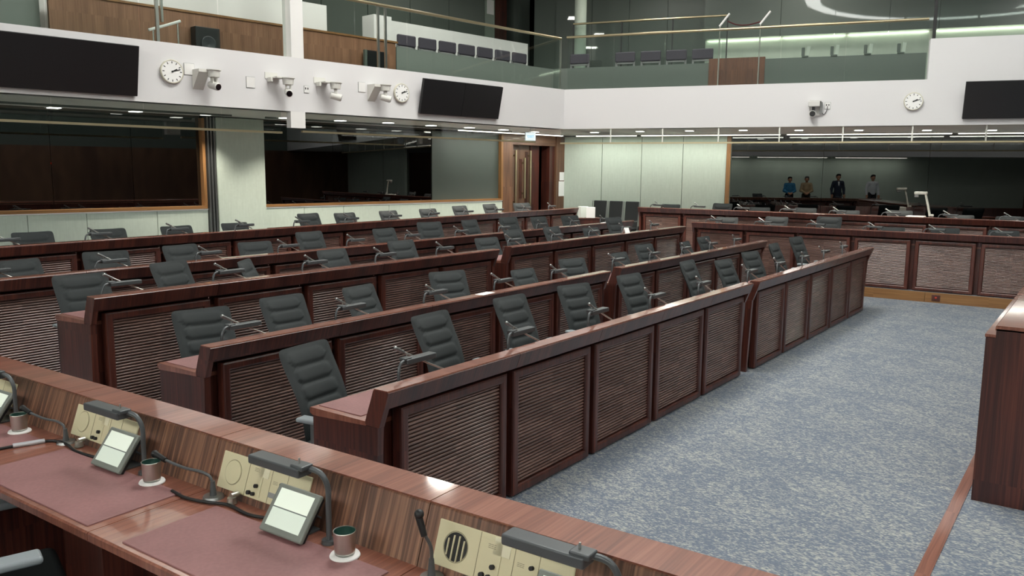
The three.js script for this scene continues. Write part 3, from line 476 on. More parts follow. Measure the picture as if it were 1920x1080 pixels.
for (let i = 1; i < 6; i++) {
  const S = FG; controlPanel(S, i, i === 2 || i === 5);
  const at = (o, nm, sx, z, ry, label, cat, grp) => { const c = o.clone(); c.name = numbered(nm); c.position.copy(S.world(S.place(i, sx), 0.8155, z)); c.rotation.y = S.rot + ry; c.userData = { label, category: cat, group: grp }; scene.add(c); return c; };
  at(lampProto, 'desk_lamp', 0.72, -0.11, 0, 'dark grey bent-arm lamp ' + fgNames[i], 'lamp', 'reading lamps over the control panels');
  at(i === 2 ? micB : micA, 'gooseneck_microphone', 0.09, -0.1, 0, i === 2 ? 'gooseneck microphone standing upright before the louvred open speaker' : 'gooseneck microphone bent flat ' + fgNames[i], 'microphone', i === 2 ? undefined : 'microphones beside the control panels');
  at(tabletProto, 'conference_tablet', 0.575, -0.15, 0, 'grey tablet with pale screen ' + fgNames[i], 'tablet', 'tablets on the walnut-backed desk');
  at(cupProto, 'metal_cup', 0.835, -0.15, 0, 'metal cup on white coaster ' + fgNames[i], 'cup', 'metal cups on the walnut-backed desk');
}
{ // cables
  const W = (i, sx, z, y = 0.822) => FG.world(FG.place(i, sx), y, z).toArray();
  const cord = (pts, label) => { const t = thing('cable', label, 'cable', null); put('cord', TUBE(pts, 0.0065, 40, 6), M.black, t); return t; };
  const c1 = cord([W(4, -0.16, -0.535, 0.79), W(4, -0.14, -0.52), W(4, -0.06, -0.38), W(4, -0.025, -0.26), W(4, 0.015, -0.15), W(4, 0.05, -0.125), W(4, 0.14, -0.12), W(4, 0.24, -0.14), W(4, 0.4, -0.13), W(4, 0.5, -0.08)], 'black cable wrapped in silver tape crossing the desktop');
  put('tape', TUBE([W(4, -0.028, -0.27, 0.824), W(4, -0.005, -0.21, 0.824), W(4, 0.013, -0.155, 0.824)], 0.011, 12, 8), std({ color: 0xc9cbd0, metalness: 0.6, roughness: 0.3 }), c1);
  cord([W(3, -0.08, -0.16), W(3, 0.02, -0.17), W(3, 0.12, -0.15), W(3, 0.2, -0.12), W(3, 0.34, -0.13), W(3, 0.5, -0.08)], 'black cable lying along the upstand between microphone and tablet');
  for (const i of [3, 4]) { const t = thing('cable_connector', 'small metal cable connector ' + fgNames[i], 'connector', 'connectors on the walnut-backed desk', W(i, 0.2, -0.1)); put('plug', merge([CY(0.016, 0.019, 0.022, 14, 0, 0.01, 0), CY(0.011, 0.011, 0.03, 12).rotateZ(Math.PI / 2).translate(0.012, 0.026, 0)]), M.steel, t); }
}
// ------------------------------------------------------------------ screens, clocks, cameras and plates on the balcony edge
function display(f, s0, s1, y0, y1, joints, label) {
  const w = Math.abs(s1 - s0), h = y1 - y0, t = thing('wall_display', label, 'screen', null, f.arr((s0 + s1) / 2, (y0 + y1) / 2, 0.13), f.rot), q = R(12.5);
  put('housing', RB(w, h, 0.05, 0.006, 0, 0, -0.027).rotateX(q), M.black, t);
  const e = [-w / 2, ...joints.map(j => f.sg * (j - (s0 + s1) / 2)), w / 2].sort((a, b) => a - b);
  for (let k = 0; k + 1 < e.length; k++) put('screen_panel', B(e[k + 1] - e[k] - 0.008, h - 0.012, 0.006, (e[k] + e[k + 1]) / 2, 0, 0.001).rotateX(q), M.tvScreen, t);
  for (const x of [-w / 4, w / 4]) put('bracket', B(0.08, 0.2, 0.1, x, 0, -0.085), M.black, t);
}
display(LF, 8.6, 12.3, 3.05, 3.68, [], 'very wide black display tilted forward on the white balcony edge above the left window');
display(LF, 1.98, 3.88, 3.09, 3.68, [2.93], 'black display of two joined panels tilted forward on the balcony edge');
display(BF, 7.22, 9.6, 3.09, 3.72, [], 'black display tilted forward on the balcony edge beside a round clock');
const clockProto = (() => { const t = new THREE.Group(); t.name = 'wall_clock';
  put('rim', new THREE.LatheGeometry([[0.001, 0], [0.15, 0], [0.156, 0.012], [0.156, 0.04], [0.146, 0.046], [0.142, 0.036], [0.001, 0.036]].map(p => new THREE.Vector2(...p)), 40).rotateX(Math.PI / 2), std({ color: 0xd3d0bf, roughness: 0.4 }), t);
  put('dial', CY(0.14, 0.14, 0.003, 36).rotateX(Math.PI / 2).translate(0, 0, 0.038), M.paper, t);
  for (let k = 0; k < 12; k++) { const a = k * Math.PI / 6; put('hour_mark', B(0.01, 0.026, 0.002, 0, 0.118, 0.041).rotateZ(-a), M.black, t); }
  put('hour_hand', B(0.014, 0.085, 0.002, 0, 0.03, 0.044).rotateZ(R(-62)), M.black, t); put('minute_hand', B(0.009, 0.13, 0.002, 0, 0.05, 0.047).rotateZ(R(-72)), M.black, t); put('hub', CY(0.012, 0.012, 0.01, 12).rotateX(Math.PI / 2).translate(0, 0, 0.046), M.black, t); return t; })();
[[LF, 8.12, 'round white wall clock beside the very wide black display'], [LF, 4.24, 'round white wall clock between a camera and the two-panel display'], [BF, 6.44, 'round white wall clock on the end balcony beside the step up']].forEach(([f, s, lab]) => { const c = clockProto.clone(); c.name = numbered('wall_clock'); c.position.copy(f.at(s, 3.415, 0.001)); c.rotation.y = f.rot; c.userData = { label: lab, category: 'clock', group: 'wall clocks' }; scene.add(c); });
function ptz(f, s, y, head, wedge, label) {
  const t = thing('dome_camera', label, 'camera', null, f.arr(s, y, 0), f.rot); const wm = std({ color: 0xd9d8d2, roughness: 0.45 });
  if (wedge) put('bracket', prism([[0, -0.16], [0, 0.1], [0.2, 0.1], [0.2, 0.06]], 0.15, -0.17), wm, t);
  else put('bracket', merge([B(0.2, 0.09, 0.012, -0.12, 0.13, 0.006), B(0.16, 0.02, 0.2, -0.06, 0.1, 0.1), B(0.03, 0.06, 0.1, -0.17, 0.07, 0.06)]), wm, t);
  put('drum', merge([CY(0.1, 0.1, 0.012, 28, 0.04, 0.096, 0.2), CY(0.085, 0.075, 0.085, 28, 0.04, 0.045, 0.2)]), wm, t);
  const hg = put('yoke', merge([B(0.02, 0.13, 0.05, -0.03, -0.06, 0), B(0.02, 0.13, 0.05, 0.03, -0.06, 0), B(0.08, 0.02, 0.05, 0, -0.005, 0)]), wm, t); hg.position.set(0.04, 0.005, 0.2); hg.rotation.y = head;
  put('barrel', new THREE.LatheGeometry([[0.001, -0.09], [0.045, -0.085], [0.052, -0.07], [0.054, 0.07], [0.05, 0.085], [0.04, 0.088]].map(p => new THREE.Vector2(...p)), 24).rotateX(Math.PI / 2).rotateX(R(14)).translate(0, -0.115, 0), wm, hg);
  put('lens', CY(0.043, 0.043, 0.02, 24).rotateX(Math.PI / 2).translate(0, 0, 0.082).rotateX(R(14)).translate(0, -0.115, 0), phy({ color: 0x0c0d14, roughness: 0.08, clearcoat: 1 }), hg);
}
ptz(LF, 7.66, 3.37, R(12), true, 'white ceiling-hung camera on a wedge bracket next to the first round clock');
ptz(LF, 6.52, 3.36, R(-22), false, 'white camera on a plate bracket, lens towards the carpet, above the short white stub');
ptz(LF, 5.7, 3.36, R(55), false, 'white camera on a plate bracket with its barrel seen side-on');
ptz(LF, 4.75, 3.4, R(60), true, 'white camera on a wedge bracket next to the second round clock');
{ // box camera on the end balcony with its plug
  const t = thing('box_camera', 'white camera with dark lens plugged into a socket on the end balcony', 'camera', null, BF.arr(4.82, 3.3, 0), BF.rot); const wm = std({ color: 0xd0cfcb, roughness: 0.5 });
  put('bracket', merge([B(0.06, 0.26, 0.03, 0.06, 0.02, 0.015), B(0.2, 0.02, 0.16, 0, 0.15, 0.09)]), wm, t); put('body', RB(0.2, 0.1, 0.15, 0.015, -0.02, 0.095, 0.1), wm, t); put('neck', B(0.05, 0.09, 0.06, -0.03, 0.01, 0.1), M.black, t);
  put('side_panel', B(0.05, 0.2, 0.05, 0.1, 0.03, 0.05), M.grey, t); put('barrel', CY(0.06, 0.06, 0.12, 24).rotateX(Math.PI / 2).translate(-0.04, -0.08, 0.11), wm, t); put('lens', CY(0.05, 0.05, 0.012, 24).rotateX(Math.PI / 2).translate(-0.04, -0.08, 0.172), M.black, t);
  put('plug_cable', TUBE([[0.12, -0.05, 0.03], [0.15, -0.09, 0.02], [0.19, -0.04, 0.02], [0.21, 0.06, 0.02]], 0.006, 16, 6), M.black, t);
}
{ const plate = (f, s, y, w, h, label, sock) => { const t = thing('wall_plate', label, 'plate', null, f.arr(s, y, 0), f.rot); put('cover', RB(w, h, 0.012, 0.003, 0, 0, 0.006, 1), M.white, t); put('edge', merge([B(w + 0.008, 0.005, 0.004, 0, h / 2 + 0.002, 0.002), B(w + 0.008, 0.005, 0.004, 0, -h / 2 - 0.002, 0.002), B(0.005, h, 0.004, w / 2 + 0.002, 0, 0.002), B(0.005, h, 0.004, -w / 2 - 0.002, 0, 0.002)]), M.grey, t); if (sock) put('socket_hole', merge([B(0.016, 0.03, 0.004, -0.02, 0.012, 0.013), B(0.016, 0.03, 0.004, 0.02, 0.012, 0.013)]), M.black, t); };
  plate(LF, 7.87, 3.47, 0.14, 0.15, 'square white cover plate beside the first wedge camera'); plate(LF, 6.97, 3.37, 0.13, 0.15, 'square white cover plate between two cameras'); plate(LF, 5.03, 3.45, 0.13, 0.15, 'square white cover plate between the side-on camera and the wedge camera'); plate(LF, 6.05, 3.34, 0.08, 0.1, 'small white wall socket above the short white stub', true); plate(BF, 5.03, 3.37, 0.09, 0.12, 'white wall socket with plug on the end balcony', true); }
{ // exit sign
  const c = document.createElement('canvas'); c.width = 128; c.height = 96; const g = c.getContext('2d'); g.fillStyle = '#eef6fb'; g.fillRect(0, 0, 128, 96); g.fillStyle = '#7fc0ec'; g.font = 'bold 40px sans-serif'; g.textAlign = 'center'; g.fillText('EXIT', 64, 62); const tx = new THREE.CanvasTexture(c); tx.colorSpace = THREE.SRGBColorSpace;
  const t = thing('exit_sign', 'lit white and pale blue exit sign hanging before the door', 'sign', null, [14.0, 2.84, -9.72], R(-40)); put('box', RB(0.23, 0.18, 0.05, 0.006), M.white, t); put('sign_face', new THREE.PlaneGeometry(0.21, 0.16).translate(0, 0, 0.0265), std({ map: tx, emissive: 0xffffff, emissiveMap: tx, emissiveIntensity: 0.75 }), t); put('hanger', B(0.02, 0.07, 0.02, 0, 0.125, 0), M.white, t);
}

// ------------------------------------------------------------------ gallery
const RAILY = 4.8;
glassRow('glass_balustrade', 'clear glass balustrade with brass handrail on the left balcony up to the corner', LF, [0.02, 0.97, 1.97, 2.99, 4.01, 5.07, 6.06], FT, RAILY - 0.03, -0.1, t => { put('handrail', CY(0.026, 0.026, 6.06, 12).rotateZ(Math.PI / 2).rotateY(LF.rot).translate(...LF.arr(3.05, RAILY, -0.1)), M.brass, t); for (const s of [0.02, 4.6, 4.45]) put('post', wb(LF, s - 0.02, s + 0.02, FT, RAILY, -0.13, -0.1), M.steel, t); });
glassRow('glass_balustrade', 'clear glass balustrade on the left balcony beyond the white column', LF, [6.31, 7.37, 8.46, 9.58, 10.7, 11.8], FT, 5.0, -0.1, t => { put('post', wb(LF, 8.2, 8.24, FT, 5.0, -0.14, -0.1), M.steel, t); put('post', wb(LF, 8.05, 8.08, 4.1, 5.0, -0.34, -0.3), M.steel, t); });
glassRow('glass_balustrade', 'clear glass balustrade with brass handrail on the end balcony up to the white step', BF, [0.02, 0.98, 2.0, 3.07, 4.16, 5.28, 6.62], FT, RAILY, -0.1, t => { put('handrail', CY(0.026, 0.026, 6.6, 12).rotateZ(Math.PI / 2).rotateY(BF.rot).translate(...BF.arr(3.3, RAILY + 0.03, -0.1)), M.brass, t); });
glassRow('glass_balustrade', 'tall glass panes standing on the raised white step of the end balcony', BF, [6.7, 8.35, 10], 4.48, 6.4, -0.1, t => { put('mullion', wb(BF, 6.67, 6.72, 4.48, 7, -0.14, -0.06), M.black, t); put('mullion', wb(BF, 8.33, 8.37, 4.48, 7, -0.14, -0.06), M.black, t); });
glassRow('glass_partition', 'inner glass partition with handrail behind the end balcony seats', BF, [-0.62, 0.52, 1.68, 2.87], 4.2, 5.5, -2.6, t => { put('handrail', CY(0.024, 0.024, 3.5, 12).rotateZ(Math.PI / 2).rotateY(BF.rot).translate(...BF.arr(1.12, 5.53, -2.6)), M.brass, t); for (const s of [-0.62, 0.52, 1.68, 2.87]) put('post', wb(BF, s - 0.012, s + 0.012, 3.7, 5.52, -2.62, -2.58), M.black, t); });
struct('wall_left_parapet', wbu(LF, 3.54, 9.25, 3.7, 4.4, -1.06, -1.0), std({ map: woodTex([108, 74, 54], [136, 97, 72], [158, 117, 90], 0.8), roughness: 0.5 }));  // past the loudspeaker it stands in for a blurred brown glass reflection
struct('trim_8', wb(LF, 3.5, 9.25, 4.4, 4.43, -1.1, -0.98), M.honey);
struct('wall_left_gallery_white', merge([wb(LF, 4.75, 6.3, 3.7, 4.92, -1.45, -1.35), wb(LF, 6.3, 9.6, 3.7, 6.4, -1.45, -1.35), wb(LF, 3.35, 3.75, 3.7, 4.92, -1.7, -1.35)]), M.white);
struct('wall_left_partition', wb(LF, -0.8, 3.52, 3.7, 4.34, -1.06, -1.0), M.partition);
struct('wall_back_partition', merge([wb(BF, -0.78, 2.7, 3.7, 4.36, -1.26, -1.2), wb(BF, 3.8, 6.7, 3.7, 4.4, -1.26, -1.2)]), M.greyGreen);
struct('wall_back_wood_counter', wbu(BF, 2.7, 3.8, 3.7, 4.44, -1.3, -1.18), std({ map: doorWood, color: 0xffe6d8, roughness: 0.5 }));
struct('wall_left_gallery_back', merge([wb(LF, -1.7, 2.45, 3.7, 5.13, -2.7, -2.6)]), M.white);
struct('wall_left_gallery_side', wb(LF, 9.3, 14, 3.7, 5.6, -1.3, -1.2), M.partition);
{ const g = struct('wall_left_gallery_panels', merge([wb(LF, -2.62, 24, 3.7, CEIL, -4.4, -4.3), wb(LF, -3.6, -3.15, 3.7, CEIL, -4.4, -4.3)]), M.greenDark);
  for (let k = 0; k < 6; k++) put('wall_panel', wb(LF, -1.85 + k * 1.2, -0.67 + k * 1.2, 3.7, CEIL, -4.3, -4.24), M.greyGreen, g);
  put('pale_panel', wb(LF, -2.2, -1.87, 3.7, CEIL, -4.3, -4.22), std({ color: 0x93a094, roughness: 0.7 }), g); put('notice', wb(LF, -2.16, -1.92, 6.05, 6.4, -4.22, -4.21), M.paper, g);
  put('wood_jamb', wbu(LF, -2.62, -2.2, 3.7, CEIL, -4.3, -4.2), M.wood, g); put('passage', merge([wb(LF, -3.2, -3.15, 3.7, CEIL, -8, -4.4), wb(LF, -2.62, -2.57, 3.7, CEIL, -8, -4.4), wb(LF, -3.2, -2.57, 3.7, CEIL, -8.1, -8)]), M.greyGreen, g); }
struct('wall_back_column', CY(0.14, 0.14, CEIL - 3.7, 24).translate(...BF.arr(-0.55, (CEIL + 3.7) / 2, -2.9)), M.panel);
{ const g = struct('wall_back_gallery', wb(BF, -2.2, 24, 3.7, CEIL, -4.5, -4.3), M.greenDark);
  for (let k = 0; k < 4; k++) put('wall_panel', wb(BF, -1.6 + k * 0.95, -0.66 + k * 0.95, 3.7, CEIL, -4.3, -4.26), M.greenGloss, g);
  put('cove_wall', wb(BF, 2.2, 12, 3.7, 5.25, -4.3, -4.05), M.panel, g);
  for (const [a, b] of [[2.2, 3.9], [3.9, 5.05], [5.05, 6.15], [6.15, 7.12], [7.12, 8.8], [8.8, 10.5]]) put('bulkhead_panel', wb(BF, a + 0.004, b - 0.004, 5.22, CEIL, -4.0, -3.75), M.greenGloss, g); }
for (const [k, [a, b]] of [[2.25, 3.9], [3.95, 5.28], [5.34, 6.95], [7.1, 9.4]].entries()) { // cove lights over the balcony back wall
  const t = thing('cove_light', `linear cove light washing the pale end balcony wall, ${ORD[k]} from the seats`, 'light', 'cove lights of the end balcony'); put('diffuser', wb(BF, a, b, 5.235, 5.255, -4.05, -4.0), M.led, t);
  const l = new THREE.RectAreaLight(0xeef6e0, 7, b - a, 0.05); l.position.copy(BF.at((a + b) / 2, 5.225, -4.02)); l.rotation.order = 'YXZ'; l.rotation.set(-Math.PI / 2, BF.rot, 0); scene.add(l);
}
{ // loudspeaker and monitor in the wooden parapet
  const t = thing('loudspeaker', 'black box loudspeaker with round cone before the brown parapet', 'speaker', null, LF.arr(7.16, 3.7, -0.92), LF.rot); put('cabinet', RB(0.38, 0.5, 0.16, 0.01, 0, 0.25, 0), M.black, t); put('cone', new THREE.LatheGeometry([[0.001, 0.0], [0.03, 0.004], [0.1, 0.02], [0.115, 0.02], [0.115, 0]].map(p => new THREE.Vector2(...p)), 24).rotateX(Math.PI / 2).translate(0.0, 0.26, 0.079), std({ color: 0x33363a, roughness: 0.5 }), t);
  const m = thing('monitor', 'small black monitor before the brown parapet above the second clock', 'monitor', null, LF.arr(4.05, 3.7, -0.92), LF.rot); put('housing', RB(0.36, 0.5, 0.05, 0.008, 0, 0.25, 0), M.black, m); put('screen_panel', B(0.34, 0.46, 0.004, 0, 0.25, 0.026), M.tvScreen, m); put('side_stand', B(0.05, 0.5, 0.05, -0.22, 0.25, 0), M.greenDark, m);
  const r = thing('reflection_bar', 'slanted pale bar standing in for a handrail reflection beside the loudspeaker', 'handrail', null); put('bar', TUBE([LF.arr(8.26, 3.97, -0.3), LF.arr(8.02, 4.06, -0.3), LF.arr(7.82, 4.14, -0.3)], 0.018, 8, 8), M.white, r); put('post', TUBE([LF.arr(8.2, 3.7, -0.3), LF.arr(8.2, 3.98, -0.3)], 0.012, 4, 6), M.steel, r); put('post', TUBE([LF.arr(7.86, 3.7, -0.3), LF.arr(7.86, 4.12, -0.3)], 0.012, 4, 6), M.steel, r);  // solid bar stands in for a bright handrail reflected in the glass
}
const gseat = (() => { const t = new THREE.Group(); t.name = 'gallery_chair'; put('backrest', RB(0.45, 0.22, 0.07, 0.03, 0, 0.93, 0, 2).rotateX(0), M.seatPurple, t); put('seat', RB(0.45, 0.08, 0.42, 0.03, 0, 0.62, 0.22, 2), M.seatPurple, t); put('frame', merge([B(0.04, 0.5, 0.05, -0.2, 0.62, -0.02), B(0.04, 0.5, 0.05, 0.2, 0.62, -0.02), B(0.08, 0.6, 0.08, 0, 0.3, 0.2), B(0.4, 0.03, 0.05, 0, 0.8, -0.02)]), M.grey, t); return t; })();
const gs = (f, s, d, label, group, lift = 0) => { const c = gseat.clone(); c.name = numbered('gallery_chair'); c.position.copy(f.at(s, 3.7 + lift, d)); c.rotation.y = f.rot; c.userData = { label, category: 'chair', group }; scene.add(c); };
for (let k = 0; k < 7; k++) gs(LF, 2.6 - k * 0.535, -1.85, `dark upholstered seat on the left balcony, ${ORD[6 - k]} from the glass corner`, 'seats on the left balcony');
for (const [k, s] of [-0.3, 0.75, 1.32, 1.88, 2.44].entries()) gs(BF, s, -2.05, `dark upholstered seat on the end balcony, ${ORD[k]} from the glass corner`, 'seats on the end balcony', 0.03);
{ // rope barrier on the end balcony and pale upright pieces
  const t = thing('rope_barrier', 'two slanted white posts joined by a dark red rope behind the end balcony glass', 'barrier', null);
  for (const s of [3.0, 3.75]) { const p = put('post', TUBE([BF.arr(s, 3.7, -0.35), BF.arr(s, 4.93, -0.35)], 0.013, 4, 8), M.steel, t); put('slanted_bar', TUBE([BF.arr(s - 0.01, 4.93, -0.35), BF.arr(s + 0.17, 5.16, -0.35)], 0.022, 4, 8), M.white, t); }
  put('rope', TUBE([BF.arr(3.14, 5.02, -0.35), BF.arr(3.3, 4.95, -0.35), BF.arr(3.5, 4.93, -0.35), BF.arr(3.76, 4.98, -0.35)], 0.013, 16, 6), M.rope, t);
  let k = 0; for (const s of [4.55, 5.08, 5.68, 6.26]) { const l = thing('pale_upright', `pale upright piece on the end balcony, ${ORD[k++]} from the wood counter`, 'console', 'pale uprights on the end balcony', BF.arr(s, 4.4, -1.23), BF.rot); put('base', RB(0.12, 0.03, 0.1, 0.008, 0, 0.015, 0, 1), M.greenDark, l); put('upright', RB(0.07, 0.19, 0.03, 0.008, 0.04, 0.12, 0, 1).rotateZ(R(-6)), M.panel, l); put('dark_upright', RB(0.06, 0.16, 0.05, 0.01, -0.04, 0.11, 0, 1), M.greenDark, l); }
}
for (const [f, s, d] of [[LF, 1.5, -2.1], [LF, 4.5, -0.9], [LF, 7.6, -0.9], [BF, 1.2, -1.9], [BF, 4.5, -2.2]]) { const t = thing('unseen_gallery_lamp', 'square lamp out of view above the balcony, placed to light its walls', 'light', 'unseen gallery lamps', f.arr(s, 6.9, d), f.rot); put('trim_ring', B(0.6, 0.02, 0.6, 0, -0.01, 0), M.white, t); put('lens', B(0.5, 0.02, 0.5, 0, -0.02, 0), M.lamp, t); const l = new THREE.RectAreaLight(0xfffbf0, 34, 0.5, 0.5); l.position.copy(f.at(s, 6.86, d)); l.rotation.order = 'YXZ'; l.rotation.set(-Math.PI / 2, f.rot, 0); scene.add(l); }  // lamps out of view over the balconies, placed to light their walls
struct('ceiling_gallery', merge([wb(LF, -2.5, 24, 6.9, 7.0, -4.2, -0.3), wb(BF, 0, 24, 6.9, 7.0, -3.72, -0.3)]), M.greenDark);

// ------------------------------------------------------------------ things around the end wall
const vis = (() => { const t = new THREE.Group(); t.name = 'visitor_chair'; put('backrest', RB(0.44, 0.62, 0.05, 0.024, 0, 0.78, -0.2).rotateX(R(-6)), std({ color: 0x26292a, roughness: 0.75 }), t); put('seat', RB(0.46, 0.07, 0.44, 0.03, 0, 0.45, 0.03), std({ color: 0x26292a, roughness: 0.75 }), t);
  for (const s of [-1, 1]) put('side_frame', TUBE([[s * 0.245, 1.06, -0.28], [s * 0.245, 0.7, -0.22], [s * 0.245, 0.42, -0.18], [s * 0.245, 0.04, -0.2], [s * 0.245, 0.02, -0.15], [s * 0.245, 0.02, 0.2], [s * 0.245, 0.06, 0.24], [s * 0.245, 0.6, 0.22], [s * 0.245, 0.62, 0.16], [s * 0.245, 0.63, -0.18]], 0.014, 40, 6), M.alu, t); return t; })();
[[17.05, -9.93], [17.05, -9.5], [17.05, -9.07], [17.2, -8.86]].slice(0, 3).concat([[17.62, -8.95]]).forEach(([x, z], i) => { const c = vis.clone(); c.name = numbered('visitor_chair'); c.position.set(x, 0.35, z); c.rotation.y = R(-90); c.scale.set(0.8, 1.04, 0.8); c.userData = { label: `tall black visitor chair with pale metal frame, ${ORD[i]} from the white document boxes`, category: 'chair', group: 'visitor chairs against the green panels' }; scene.add(c); });
{ const t = thing('side_table', 'dark side table holding two white document boxes near the green panels', 'table', null, [16.15, 0.17, -9.62], R(-40)); put('table_top', RB(0.6, 0.03, 0.35, 0.008, 0, 0.92, 0, 1), M.wood, t); put('table_body', muv(B(0.56, 0.9, 0.31, 0, 0.455, 0)), M.wood, t);
  const b1 = thing('document_box', 'open white document box on the side table, the greyer one', 'box', null, [16.15, 1.105, -9.72], R(-25)); put('box', RB(0.2, 0.25, 0.12, 0.005, 0, 0.125, 0, 1), std({ color: 0xd7e0da, roughness: 0.7 }), b1);
  const b2 = thing('document_box', 'bright white document box on the side table, the sharper one', 'box', null, [16.12, 1.105, -9.5], R(-60)); put('box', RB(0.2, 0.24, 0.1, 0.005, 0, 0.12, 0, 1), M.paper, b2); }
{ const p = E2.world(E2.place(5, 0.15), 0.815, -0.2), t = thing('document_camera', 'white document camera with slanted arm on the upper end-wall desk', 'camera', null, p.toArray(), R(-90)); const wm = std({ color: 0xe4e5da, roughness: 0.4 });
  put('base', RB(0.32, 0.2, 0.24, 0.015, -0.12, 0.1, 0, 2), wm, t); put('arm', TUBE([[0.12, 0.2, 0], [0.1, 0.3, 0], [0.02, 0.62, 0]], 0.02, 8, 8), wm, t); put('head', RB(0.22, 0.05, 0.09, 0.012, -0.06, 0.63, 0, 2), wm, t); put('lens_block', RB(0.07, 0.07, 0.07, 0.01, -0.13, 0.585, 0, 1), M.grey, t); put('side_light', RB(0.05, 0.04, 0.05, 0.008, 0.16, 0.22, 0, 1), wm, t); }
// ------------------------------------------------------------------ people standing behind the camera, mirrored in the dark glass wall
function capsuleMesh(bones, res, kk = 0.035) { // bones: [a, b, ra, rb]; one smooth surface
  const lo = V(1e9, 1e9, 1e9), hi = V(-1e9, -1e9, -1e9);
  for (const [a, b, ra, rb] of bones) { const r = Math.max(ra, rb) + 0.06; for (const p of [a, b]) { lo.min(V(p[0] - r, p[1] - r, p[2] - r)); hi.max(V(p[0] + r, p[1] + r, p[2] + r)); } }
  const half = Math.max(hi.x - lo.x, hi.y - lo.y, hi.z - lo.z) / 2, c = lo.clone().add(hi).multiplyScalar(0.5);
  const mc = new MarchingCubes(res, M.white, false, false, 60000); mc.isolation = 0; const q = V();
  const B2 = bones.map(([a, b, ra, rb]) => { const A = V(...a), D = V(...b).sub(A); return [A, D, D.lengthSq() || 1e-9, ra, rb]; });
  for (let z = 0; z < res; z++) for (let y = 0; y < res; y++) for (let x = 0; x < res; x++) {
    q.set((x - res / 2) / (res / 2) * half + c.x, (y - res / 2) / (res / 2) * half + c.y, (z - res / 2) / (res / 2) * half + c.z); let d = 1e3;
    for (const [A, D, L, ra, rb] of B2) { const px = q.x - A.x, py = q.y - A.y, pz = q.z - A.z; let t = (px * D.x + py * D.y + pz * D.z) / L; t = t < 0 ? 0 : t > 1 ? 1 : t; const e = Math.hypot(px - D.x * t, py - D.y * t, pz - D.z * t) - (ra + (rb - ra) * t); const h = Math.max(kk - Math.abs(d - e), 0) / kk; d = Math.min(d, e) - h * h * kk * 0.25; }
    mc.field[z * res * res + y * res + x] = -d;
  }
  mc.update(); const n = mc.count, g = new THREE.BufferGeometry();
  const pos = new Float32Array(mc.positionArray.slice(0, n * 3)); for (let i = 0; i < n; i++) { pos[i * 3] = pos[i * 3] * half + c.x; pos[i * 3 + 1] = pos[i * 3 + 1] * half + c.y; pos[i * 3 + 2] = pos[i * 3 + 2] * half + c.z; }
  g.setAttribute('position', new THREE.BufferAttribute(pos, 3)); g.setAttribute('normal', new THREE.BufferAttribute(new Float32Array(mc.normalArray.slice(0, n * 3)), 3)); return g;
}
const skinM = std({ color: 0xb98a6c, roughness: 0.6 });
